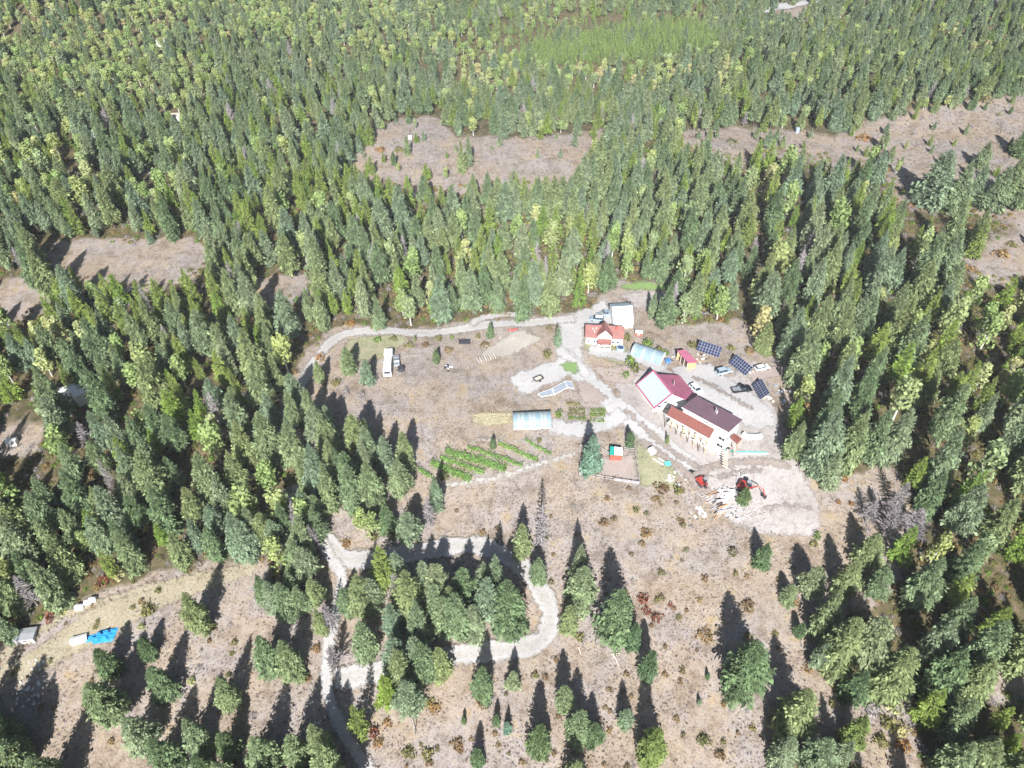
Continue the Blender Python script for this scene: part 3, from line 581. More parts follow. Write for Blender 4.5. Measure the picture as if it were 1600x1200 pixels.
# trees one can point at: foot of the trunk (photo px), crown width (px), height (m), kind, label
HAND = [
 (922,737,36,14,'blue','blue-green fir standing alone by the sheep pen with a shadow across the track',0),
 (983,698,16,6,'green','small light green fir above the green and white shed',0),
 (1042,694,7,4,'fir','tiny thin fir in the dirt below the building with the red porch roof',1),
 (845,862,24,19,'dead','tall grey dead snag on the slope right of the curved road',0),
 (815,868,32,13,'fir','fir just left of the grey dead snag on the slope',0),
 (840,912,32,11,'fir','fir directly below the grey dead snag, inside the road bend',3),
 (903,908,34,15,'fir','topmost fir of the clump right of the road bend',1),
 (906,945,54,16,'fir','broad fir lowest in the clump right of the road bend',0),
 (888,985,32,11,'fir','small fir on the outer edge of the gravel bend',2),
 (958,996,62,20,'fir','large broad fir with a long shadow, right of the road bend',2),
 (793,985,64,21,'fir','large fir inside the gravel bend with the tallest crown',0),
 (775,935,44,18,'fir','fir on the inner edge of the bend behind the largest fir',4),
 (757,930,36,14,'fir','slim fir inside the bend beside the road edge',1),
 (1160,785,22,6,'green','bushy dark green fir beside the red excavator',0),
 (1187,884,29,9,'green','lone fir on the slope below the dirt lot',1),
 (1260,932,42,12,'fir','olive fir at the lower left of the row below the dirt lot',5),
 (1312,928,44,14,'fir','middle fir with a dark shadow below the dirt lot',2),
 (1346,884,46,13,'fir','pale olive fir under the leafless grey trees',3),
 (1361,930,42,13,'fir','fir beside the pale olive fir under the leafless trees',1),
 (1228,940,30,7,'fir','small pale fir on the right side of the open slope',2),
 (1247,992,20,5,'green','small green fir on the right side of the open slope',0),
 (1275,1040,32,10,'fir','pale thin fir beside rusty bushes, right side slope',3),
 (1378,840,40,13,'dead','left one of the leafless grey trees beside the dirt lot',1),
 (1352,815,30,9,'dead','small leafless grey tree nearest the dirt lot edge',0),
 (1394,800,32,12,'dead','leafless grey tree behind the spreading one at the forest edge',2),
 (1416,838,54,11,'dead','spreading leafless grey tree at the forest edge right of the dirt lot',1),
 (1290,757,42,13,'fir','fir with a bare forked trunk at the right edge of the dirt lot',4),
 (1272,735,62,23,'fir','great fir at the edge of the dirt lot right of the building',0),
 (1318,728,50,21,'fir','tall fir behind the great fir at the edge of the dirt lot',4),
 (1352,722,48,20,'fir','third tall fir in the row at the edge of the dirt lot',1),
 (1385,718,44,19,'fir','fourth tall fir from the dirt lot in the forest edge row',2),
 (842,1174,40,13,'green','rich green fir near the bottom middle of the slope',0),
 (1013,1186,46,15,'lime','broad lime green fir near the bottom of the slope',0),
 (880,1112,32,12,'fir','upper pale fir of the bottom clump left of the lime green fir',5),
 (902,1152,44,13,'fir','middle fir of the bottom clump left of the lime green fir',2),
 (926,1158,34,9,'green','green fir on the right of the bottom clump',1),
 (897,1228,46,13,'fir','fir cut off by the photo edge under the bottom clump',0),
 (975,1136,28,9,'fir','pale olive fir left of the broad lime green fir',3),
 (987,1012,26,11,'green','upper fir of the pair under the large broad fir',1),
 (1010,1058,30,12,'green','lower fir of the pair under the large broad fir',0),
 (1155,1075,76,20,'fir','broad pale fir standing apart with a dark shadow, right slope',2),
 (1105,1060,8,2.5,'green','tiny seedling fir on the right slope left of the broad pale fir',1),
 (1092,1100,9,2.5,'fir','tiny grey seedling on the open lower slope',1),
 (1230,1140,64,19,'fir','large fir at the right border of the open lower slope',0),
 (1214,1195,46,14,'fir','fir under the large fir at the right border of the slope',2),
 (1262,1205,58,16,'fir','broad fir at the bottom right border, left of a lime green one',5),
 (1302,1200,42,14,'fir','fir close beside the lime green one at the bottom right',1),
 (1326,1160,38,12,'lime','lime green fir among dark ones at the bottom right',0),
 (1325,1092,42,13,'green','mid green fir above the lime one at the bottom right',1),
 (1278,990,46,19,'fir','tall leaning fir on the right below the dirt lot row',4),
 (1340,1036,70,19,'fir','very broad olive fir in the lower right wood',5),
 (1376,1082,66,20,'fir','broad fir on the left of the yellow bushes at lower right',2),
 (1455,1082,66,19,'fir','broad fir on the right of the yellow bushes at lower right',0),
 (1500,1092,56,18,'fir','fir beside the broad fir right of the yellow bushes',3),
 (1476,1145,50,16,'fir','fir below the broad pair right of the yellow bushes',2),
 (1470,1215,60,17,'fir','fir at the bottom photo edge, right of the yellow bushes',0),
 (1505,1210,60,17,'fir','last fir at the bottom photo edge before the right gap',5),
 (1570,1040,60,20,'fir','broad fir above the right hand gap in the wood',2),
 (318,984,44,16,'fir','lone olive fir at the left end of the forest track',1),
 (178,1052,38,11,'green','fir just below the blue tarpaulin',1),
 (187,1128,56,18,'fir','big fir on the bare slope at the lower left',5),
 (238,1026,28,8,'green','small pale green fir right of the blue tarpaulin',0),
 (264,1086,44,13,'fir','round fir in the middle of the lower left slope',2),
 (232,1168,52,15,'fir','left fir of the bottom pair on the lower left slope',3),
 (272,1205,56,16,'fir','right fir of the bottom pair on the lower left slope',0),
 (318,1168,42,14,'fir','fir in the group left of the bottom road',2),
 (366,1104,40,14,'fir','fir with a pointed shadow left of the bottom road',1),
 (365,1180,36,11,'green','green fir in the group left of the bottom road',0),
 (322,1208,36,9,'green','small green fir at the bottom edge left of the road',1),
 (100,1235,56,17,'fir','fir cut off by the bottom edge at the lower left',2),
 (428,1050,46,16,'fir','left fir of the dense pair above the bottom road',0),
 (460,1054,46,15,'fir','right fir of the dense pair above the bottom road',2),
 (505,990,26,11,'fir','slim pale fir between dead trees by the bottom road',1),
 (497,945,34,11,'fir','fir on the left side of the descending road',3),
 (544,955,30,10,'fir','fir on the right side of the descending road near the junction',2),
 (527,1048,34,11,'dead','white leafless tree standing beside the descending road',1),
 (520,985,24,12,'dead','grey leafless tree above the white one by the descending road',0),
 (575,1024,44,15,'fir','full fir on the right side of the descending road',0),
 (475,1200,46,17,'fir','left fir of the dense bottom pair beside the road',3),
 (508,1185,46,17,'fir','right fir of the dense bottom pair beside the road',0),
 (566,1150,34,15,'pine','yellow-green pine at the right side of the bottom road',0),
 (755,1086,38,13,'fir','fir on the slope just below the end of the gravel bend',2),
 (802,1078,26,9,'fir','small fir below the gravel bend',3),
 (690,1056,38,13,'fir','fir hiding the road at the left end of the bend',0),
 (747,1194,24,8,'green','small bright green fir at the bottom with a pointed shadow',1),
 (725,1130,9,3,'green','tiny bright fir on the bottom slope left of a pair of small ones',0),
 (776,1132,14,5,'green','bright green small fir at the bottom slope',1),
 (793,1143,16,5,'blue','small blue-green fir beside the bright small one',0),
 (635,728,34,13,'fir','rightmost fir in the front row above the vine rows path',2),
 (606,738,34,14,'fir','second fir from the right in the front row left of the vine rows',0),
 (575,742,26,13,'fir','small fir at the back of the front row left of the vine rows',1),
 (584,790,48,17,'fir','broad olive fir in the stand left of the vine rows',0),
 (556,795,44,17,'fir','fir in the middle of the stand left of the vine rows',2),
 (520,795,34,18,'fir','tall fir at the left end of the stand left of the vine rows',4),
 (628,775,40,14,'fir','fir at the right end of the stand left of the vine rows',3),
 (607,826,32,9,'fir','round blue-green fir above the lower road',2),
 (642,848,42,12,'fir','olive fir standing on the bank above the lower road',5),
 (672,824,22,13,'dead','thin grey dead tree beside the olive fir above the road',2),
 (683,795,26,13,'fir','shaded fir at the lower left corner of the vine rows',0),
 (490,665,30,14,'fir','fir beside the driveway at the left edge of the clearing',0),
 (518,682,28,12,'fir','second fir down from the driveway at the left edge of the clearing',2),
 (575,694,22,10,'fir','fir whose dark shadow falls into the clearing, left side',1),
 (546,583,28,10,'fir','fir right of the driveway and left of the white camper',0),
 (576,598,26,9,'fir','blue-green fir just left of the white camper',2),
 (502,600,20,9,'fir','fir on the inside of the driveway bend',3),
 (532,600,16,7,'olive2','',0),
 (682,566,14,5,'green','small green fir in the upper part of the clearing',1),
 (766,528,13,6,'fir','small fir beside the driveway near the pallets',0),
 (648,534,5,3,'fir','tiny fir beside the driveway at the clearing edge',1),
 (871,540,14,8,'fir','fir in the gravel left of the red roofed house',4),
 (1018,496,18,10,'fir','slim fir standing on the bare slope right of the white barn',1),
 (1029,504,14,6,'green','small fir at the foot of the slim fir by the white barn',0),
 (1190,548,32,11,'fir','fir on the slope above the second solar array',2),
 (770,700,11,4,'green','small round fir between the vine rows',1),
 (1245,600,54,20,'fir','large fir at the end of the reddish track behind the solar panels',2),
 (1228,560,46,19,'fir','tall fir above the third solar array',0),
 (1450,322,60,22,'fir','left fir of the big group on the bare upper right slope',2),
 (1486,330,44,20,'fir','right fir of the big group on the bare upper right slope',4),
 (1545,330,44,18,'fir','fir by the dark shadows on the upper right slope',1),
 (1590,245,30,14,'green','green fir at the right photo edge on the upper slope',1),
 (1515,318,30,16,'fir','small fir in the middle of the bare upper right slope',2),
 (1566,318,40,18,'fir','fir right of the dark shadows on the upper right slope',3),
 (1600,322,44,19,'fir','fir half cut off by the right photo edge on the upper slope',0),
 (1530,262,26,11,'fir','fir on the upper part of the bare upper right slope',1),
 (1362,295,30,16,'fir','fir at the left end of the bare upper right slope',3),
 (637,243,12,9,'fir','small dark fir in the upper middle clearing',0),
 (722,270,18,14,'fir','left tree of the pair in the upper middle clearing',4),
 (733,262,14,14,'fir','right tree of the pair in the upper middle clearing',1),
 (616,258,10,6,'green','small light fir at the left of the upper middle clearing',0),
 (1108,218,10,6,'fir','small blue fir on the bare hump, upper right',2),
]
bushes = []   # (px,py,width px,height m,material,label)
for it in list(HAND):
    if it[4] == 'olive2': HAND.remove(it)
TREEXY = []
for bx, by, wpx, h, kind, lab, var in HAND:
    p = at(bx, by); _, _, dep = proj(*p); rad = wpx/2/F*dep*1.04
    put_tree(kind, p[0], p[1], h, rad, lab, None, var); TREEXY.append((p[0], p[1], rad))

# --- the stands and the forest: candidate feet on a jittered grid
ANCH = [  # (px, py, phrase)
 ((90,60),'in the far top left wood'),((320,70),'in the far wood near the top, left of centre'),((560,80),'in the far wood at the top centre left'),
 ((800,70),'beside the far bright green plantation'),((1060,60),'behind the far bright green plantation'),((1350,80),'in the far wood below the distant pale road'),((1540,90),'in the far top right wood'),
 ((80,200),'in the upper left wood'),((280,230),'around the small huts in the upper left wood'),((480,170),'left of the upper middle clearing'),
 ((860,170),'in the tall row behind the upper middle clearing'),((1150,150),'behind the bare hump at the upper right'),((1400,140),'above the bare upper right slope'),
 ((1050,260),'between the two upper clearings'),((1250,290),'left of the bare upper right slope'),((60,330),'at the left edge above the sloping bare patch'),
 ((300,330),'right of the sloping bare patch at the left'),((520,330),'in the yellow-green wood below the upper clearing'),((720,370),'in the middle of the wood above the driveway'),
 ((900,350),'in the pale sunlit wood above the white barn'),((1080,400),'in the wood right above the green strip behind the barn'),((1300,400),'in the dense wood above the solar panels'),
 ((1540,450),'below the rusty patch at the right edge'),((60,520),'in the colourful patch at the left edge'),((260,480),'under the sloping bare patch at the left'),
 ((430,500),'left of the driveway bend'),((640,450),'in the wood just behind the driveway'),((830,450),'at the forest edge beside the gravel turning place'),
 ((1000,440),'among the thin stems behind the green strip'),((1150,480),'in the forest edge above the solar panels'),((1330,560),'in the wood right of the solar panels'),
 ((1500,600),'in the yellowish wood at the right'),((80,640),'around the half hidden white house at the left'),((250,620),'in the left wood beside white stems'),
 ((400,620),'in the wood left of the clearing'),((60,800),'at the left edge of the photo, lower half'),((220,780),'in the lower left mixed wood'),
 ((400,790),'left of the stand beside the vine rows'),((300,860),'at the edge of the wood above the forest track'),((60,910),'above the grey shed at the lower left'),
 ((1400,700),'in the wood right of the dirt lot'),((1540,760),'in the bright green wood at the right edge'),((1400,870),'behind the leafless grey trees'),
 ((1550,930),'in the lower right wood near the photo edge'),((1320,980),'in the lower right wood beside the open slope'),((1430,1000),'above the yellow bushes at lower right'),
 ((1560,1150),'in the bottom right corner'),((1350,1180),'at the bottom right beside the yellow bushes'),((560,740),'in the stand left of the vine rows'),
 ((680,950),'inside the loop of the switchback road'),((640,1090),'under the loop of the switchback road'),((440,930),'above the descending road, left side'),
 ((450,1200),'at the bottom left of the descending road'),((30,1180),'in the bottom left corner'),((360,1230),'at the bottom edge left of the road'),((560,830),'on the bank above the lower road'),((460,650),'beside the driveway at the left edge of the clearing')]
APX = np.array([a_[0] for a_ in ANCH], float)
def anchor(px, py):
    return ANCH[int(np.argmin((APX[:, 0]-px)**2+((APX[:, 1]-py)*1.3)**2))][1]
HUE = dict(fir=('green fir', 'firs'), pine=('yellow-green pine', 'pines'), young=('young bright green pine', 'young pines'), aspen=('pale green aspen', 'aspens'), yellow=('yellow autumn aspen', 'yellow aspens'), dead=('leafless grey tree', 'dead trees'))
cand = []; PACK = .72
def grid(x0, x1, y0, y1, s):
    X, Y = np.meshgrid(np.arange(x0, x1, s), np.arange(y0, y1, s)); X = X+RN.uniform(-.45, .45, X.shape)*s; Y = Y+RN.uniform(-.45, .45, Y.shape)*s
    return X.ravel(), Y.ravel()
def choose(kk):
    r = RN.rand(); acc = 0
    for k_, v_ in kk.items():
        acc += v_
        if r < acc: return k_
    return list(kk)[0]
HR = dict(fir=(.17, .245), pine=(.16, .22), young=(.17, .22), aspen=(.26, .36), yellow=(.24, .34), dead=(.12, .2))
def blocked(x, y, h, rad, open_free=False):
    z = terr(x, y); bad = np.zeros(len(x), bool)
    for fh in (0.0, .35, .65):
        qx, qy, _ = proj(x, y, z+h*fh); bad |= is_open(qx, qy)
    for fh in (.8, .95):
        qx, qy, _ = proj(x, y, z+h*fh); bad |= is_open(qx, qy) & (qx > 1370) & (qy < 440)
    return bad
for (x0, x1, y0, y1, s) in ((-240, 250, 30, 250, 3.4), (-350, 360, 250, 420, 3.4), (-580, 580, 420, 740, 4.0)):
    X, Y = grid(x0, x1, y0, y1, s); px, py, dep = proj(X, Y, terr(X, Y))
    keep = (px > -260) & (px < 1860) & (py > -140) & (py < 1500) & (dep > 30); X, Y, px, py = X[keep], Y[keep], px[keep], py[keep]
    clump = np.sin(X*.11+2*np.sin(Y*.05))*np.sin(Y*.13+1.5*np.sin(X*.07))   # natural thin spots
    H = np.empty(len(X)); Rr = np.empty(len(X)); K = []
    for i in range(len(X)):
        kk, dh = zone_at(px[i]+RN.randn()*14, py[i]+RN.randn()*9); kd = choose(kk); K.append(kd)
        h = {'fir': 17, 'pine': 13.5, 'young': 7, 'aspen': 13, 'yellow': 11, 'dead': 13}[kd]*(.72+.5*RN.rand())+min(0, dh)*.15
        if px[i] > 1180 and py[i] > 250: h *= 1.18
        if kd != 'young': h *= float(np.interp(py[i], [60, 180, 330, 600], [.60, .70, .88, .95]))
        if kd in ('aspen', 'yellow') and py[i] < 250: h *= .8
        H[i] = h; Rr[i] = h*(1.3 if kd in ('aspen', 'yellow') and py[i] < 250 else 1)*RN.uniform(*HR[kd])*(1.0 if px[i] > 1180 and py[i] > 250 else float(np.interp(py[i], [100, 350], [1.25, 1.05])))
    bad = blocked(X, Y, H, Rr) | ((clump < -.55) & (RN.rand(len(X)) < .75)) | (RN.rand(len(X)) < .06)
    idx = np.nonzero(~bad)[0]; RN.shuffle(idx); cell = {}
    for i in idx:
        ci, cj = int(X[i]//6), int(Y[i]//6); near = [q for di in (-1, 0, 1) for dj in (-1, 0, 1) for q in cell.get((ci+di, cj+dj), ())]
        pk = .50 if K[i] == 'young' else (.86 if px[i] > 1150 and py[i] > 240 else PACK)
        if all((X[i]-X[q])**2+(Y[i]-Y[q])**2 > (pk*(Rr[i]+Rr[q]))**2 for q in near):
            cell.setdefault((ci, cj), []).append(i); cand.append((K[i], X[i], Y[i], H[i], Rr[i]))
for poly, s, kk, hr in STANDS:
    W_ = [at(*p)[:2] for p in poly]; xs = [p[0] for p in W_]; ys = [p[1] for p in W_]
    X, Y = grid(min(xs), max(xs), min(ys), max(ys), s); ins = inpoly(X, Y, W_)
    for x, y in zip(X[ins], Y[ins]):
        if any((x-a_)**2+(y-b_)**2 < (c_*.8+1.0)**2 for a_, b_, c_ in TREEXY): continue
        kd = choose(kk); h = RN.uniform(*hr); cand.append((kd, x, y, h, h*RN.uniform(*HR[kd])*1.15))
TX = np.array(TREEXY)
cand = [c for c in cand if ((TX[:, 0]-c[1])**2+(TX[:, 1]-c[2])**2 > (TX[:, 2]*.75+.8)**2).all()]
# saplings and half-grown trees thinly strewn over the far clearings and along their rims
X, Y = grid(-330, 340, 215, 560, 6.0); px, py, dp = proj(X, Y, terr(X, Y)); kp = is_open(px, py) & (px > -40) & (px < 1640)
main = inpoly(px, py, OPEN[0]); rim = ~(is_open(px+16, py) & is_open(px-16, py) & is_open(px, py+9) & is_open(px, py-9))
kp &= ~main & (RN.rand(len(X)) < np.where(rim, .6, .16))
for x, y, r_ in zip(X[kp], Y[kp], rim[kp]):
    kd = choose(dict(fir=.6, pine=.3, aspen=.1)); h = RN.uniform(2.5, 9 if r_ else 6); cand.append((kd, x, y, h, h*RN.uniform(.22, .32)))
by = {}
for c in cand: by.setdefault(c[0], []).append(c)
nhand = {}
for it in HAND: nhand[NAME[it[4]]] = nhand.get(NAME[it[4]], 0)+1
far_trees = {}; SHARE = {}
for kd, lst in by.items():
    Xc = np.array([c[1] for c in lst]); Yc = np.array([c[2] for c in lst]); Hc = np.array([c[3] for c in lst])
    Zc = terr(Xc, Yc); px, py, dep = proj(Xc, Yc, Zc+Hc*.6); px0, py0, _ = proj(Xc, Yc, Zc)
    size = F*Hc/dep*np.where((px > 8) & (px < 1592) & (py > 8) & (py < 1190), 1, 0)
    order = np.argsort(-size); lim = min(len(lst), 296-nhand.get(NAME[kd], 0)); lim = min(lim, int((size > 0).sum()))
    for j, i in enumerate(order):
        k_, x, y, h, r = lst[i]
        if j < lim:
            if size[i] <= 0: continue
            an = anchor(px0[i], py0[i]); hm = np.median(Hc[order[:lim]])
            sz = 'tall' if h > hm*1.12 else ('low' if h < hm*.85 else 'mid-sized')
            e_ = put_tree(k_, x, y, h, r, f'{sz} {HUE[k_][0]} {an}', f'{sz} {HUE[k_][1]} {an}'); SHARE.setdefault(e_['label'], []).append((px[i], e_))
        else: far_trees.setdefault(kd, []).append((x, y, float(Zc[i]), h, r))

for lb, es in SHARE.items():
    es.sort(key=lambda q: q[0])
    if len(es) == 1: del es[0][1]['group']
    elif len(es) <= 3:
        for w_, (_, e_) in zip(('left', 'right') if len(es) == 2 else ('leftmost', 'middle', 'rightmost'), es): e_['label'] = f'{w_} {lb}'

# --- the rest of each kind: one object per kind, a tree set on every point (geometry nodes)
def scatter(name, label, meshes, mats_, pts, base_asp):
    """pts rows x,y,z,sx,sz; every point gets one of the source meshes"""
    P = np.array(pts, float); me = bpy.data.meshes.new(name); me.from_pydata([tuple(p) for p in P[:, :3]], [], [])
    for an, arr in (('sx', P[:, 3]), ('sz', P[:, 4])):
        a_ = me.attributes.new(an, 'FLOAT', 'POINT'); a_.data.foreach_set('value', arr.astype(np.float32))
    for an, arr in (('idx', RN.randint(0, len(meshes), len(P))),):
        a_ = me.attributes.new(an, 'INT', 'POINT'); a_.data.foreach_set('value', arr.astype(np.int32))
    a_ = me.attributes.new('yaw', 'FLOAT', 'POINT'); a_.data.foreach_set('value', (RN.rand(len(P))*6.28).astype(np.float32))
    o = bpy.data.objects.new(name, me); link(o); o['kind'] = 'stuff'; o['label'] = label
    ng = bpy.data.node_groups.new(name, 'GeometryNodeTree')
    ng.interface.new_socket('Geometry', in_out='INPUT', socket_type='NodeSocketGeometry'); ng.interface.new_socket('Geometry', in_out='OUTPUT', socket_type='NodeSocketGeometry')
    N = ng.nodes; L = ng.links; gi = N.new('NodeGroupInput'); go_ = N.new('NodeGroupOutput')
    ip = N.new('GeometryNodeInstanceOnPoints'); L.new(gi.outputs[0], ip.inputs['Points'])
    gi2 = N.new('GeometryNodeGeometryToInstance')
    srcs = []
    for m_ in meshes:
        so_ = bpy.data.objects.new('source_'+name, m_)   # never linked to the scene: only read as geometry
        oi = N.new('GeometryNodeObjectInfo'); oi.inputs['Object'].default_value = so_; oi.transform_space = 'ORIGINAL'; srcs.append(oi)
    for oi in reversed(srcs): L.new(oi.outputs['Geometry'], gi2.inputs[0])
    L.new(gi2.outputs[0], ip.inputs['Instance']); ip.inputs['Pick Instance'].default_value = True
    def att(nm, ty):
        n_ = N.new('GeometryNodeInputNamedAttribute'); n_.data_type = ty; n_.inputs['Name'].default_value = nm; return n_.outputs['Attribute']
    L.new(att('idx', 'INT'), ip.inputs['Instance Index'])
    cx = N.new('ShaderNodeCombineXYZ'); sx = att('sx', 'FLOAT'); L.new(sx, cx.inputs[0]); L.new(sx, cx.inputs[1]); L.new(att('sz', 'FLOAT'), cx.inputs[2])
    L.new(cx.outputs[0], ip.inputs['Scale'])
    cr_ = N.new('ShaderNodeCombineXYZ'); L.new(att('yaw', 'FLOAT'), cr_.inputs[2])
    e2 = N.new('FunctionNodeEulerToRotation'); L.new(cr_.outputs[0], e2.inputs[0]); L.new(e2.outputs[0], ip.inputs['Rotation'])
    L.new(ip.outputs[0], go_.inputs[0])
    md = o.modifiers.new('scatter', 'NODES'); md.node_group = ng
    return o
def joined(kind):
    out = []
    for m1, m2 in CR[kind]:
        v1 = np.array([q.co[:] for q in m1.vertices]); f1 = np.array([q.vertices[:] for q in m1.polygons]); t1 = np.array([d_.value for d_ in m1.attributes['tone'].data])
        v2 = np.array([q.co[:] for q in m2.vertices]); f2 = np.array([q.vertices[:] for q in m2.polygons])
        m_ = npmesh('tree_mesh', np.concatenate([v1, v2]), np.concatenate([f1, f2+len(v1)]), m1.materials[0], {'tone': ('FACE', np.concatenate([t1, np.full(len(f2), .5)]))})
        m_.materials.append(m2.materials[0]); mi = np.zeros(len(f1)+len(f2), np.int32); mi[len(f1):] = 1; m_.polygons.foreach_set('material_index', mi); out.append(m_)
    return out
WOOD = dict(fir='fir_wood', pine='pine_wood', young='young_plantation', aspen='aspen_wood', yellow='yellow_aspen_wood', dead='dead_wood')
for kd, pts in far_trees.items():
    scatter(WOOD[kd], f'far off wood of {HUE[kd][1]} merging into the hillside', joined(kd), None, [(x, y, z, r/BASEASP[kd], h) for x, y, z, h, r in pts], 1)
print('TREES', {k_: len(v_) for k_, v_ in by.items()}, 'far', {k_: len(v_) for k_, v_ in far_trees.items()})

# ------------------------------------------------------------------ bushes, brush and dry grass
def bushmesh(seed, n, mt, asp=1.0, bare_=0):
    R = np.random.RandomState(seed); V, Fc, T = [], [], []; o = 0
    for i in range(n):
        d = R.randn(3); d[2] = abs(d[2]); d /= np.linalg.norm(d); a = math.atan2(d[1], d[0]); rr = (.55+.45*R.rand())*(1+.18*math.sin(3*a+seed))
        p = d*rr*np.array([1, 1, 1]); nrm = d+R.randn(3)*.8; nrm /= np.linalg.norm(nrm)
        t1 = np.cross(nrm, R.randn(3)); t1 /= np.linalg.norm(t1); t2 = np.cross(nrm, t1); s = .17*(.5+.9*R.rand()); q = .3 if bare_ else .7
        V.append(np.array([p-t1*s, p-t2*s*q, p+t1*s, p+t2*s*q])); Fc.append([o, o+1, o+2, o+3]); o += 4; T.append(R.rand())
    return npmesh('foliage', np.concatenate(V), np.array(Fc), MATS[mt], {'tone': ('FACE', np.array(T))})
BM = {}
for i_, m_ in enumerate(('rust_leaves', 'red_leaves', 'orange_leaves', 'olive_leaves', 'bright_leaves', 'yellow_leaves', 'dead_twigs')):
    BM[m_] = [bushmesh(100+i_*3+j, 130, m_, 1, m_ == 'dead_twigs') for j in range(2)]
BN = dict(rust_leaves='rust brown', red_leaves='deep red', orange_leaves='orange', olive_leaves='olive yellow', bright_leaves='bright green', yellow_leaves='golden yellow', dead_twigs='bare grey')
def bush(px, py, wpx, h, m_, label, group=None):
    p = at(px, py); _, _, dep = proj(*p); r = wpx/2/F*dep
    o = bpy.data.objects.new('bush', BM[m_][RN.randint(2)]); link(o); o.location = (p[0], p[1], p[2]-.05); o.scale = (r, r, h); o.rotation_euler = (0, 0, RN.rand()*6)
    tag(o, label, 'bush', group)
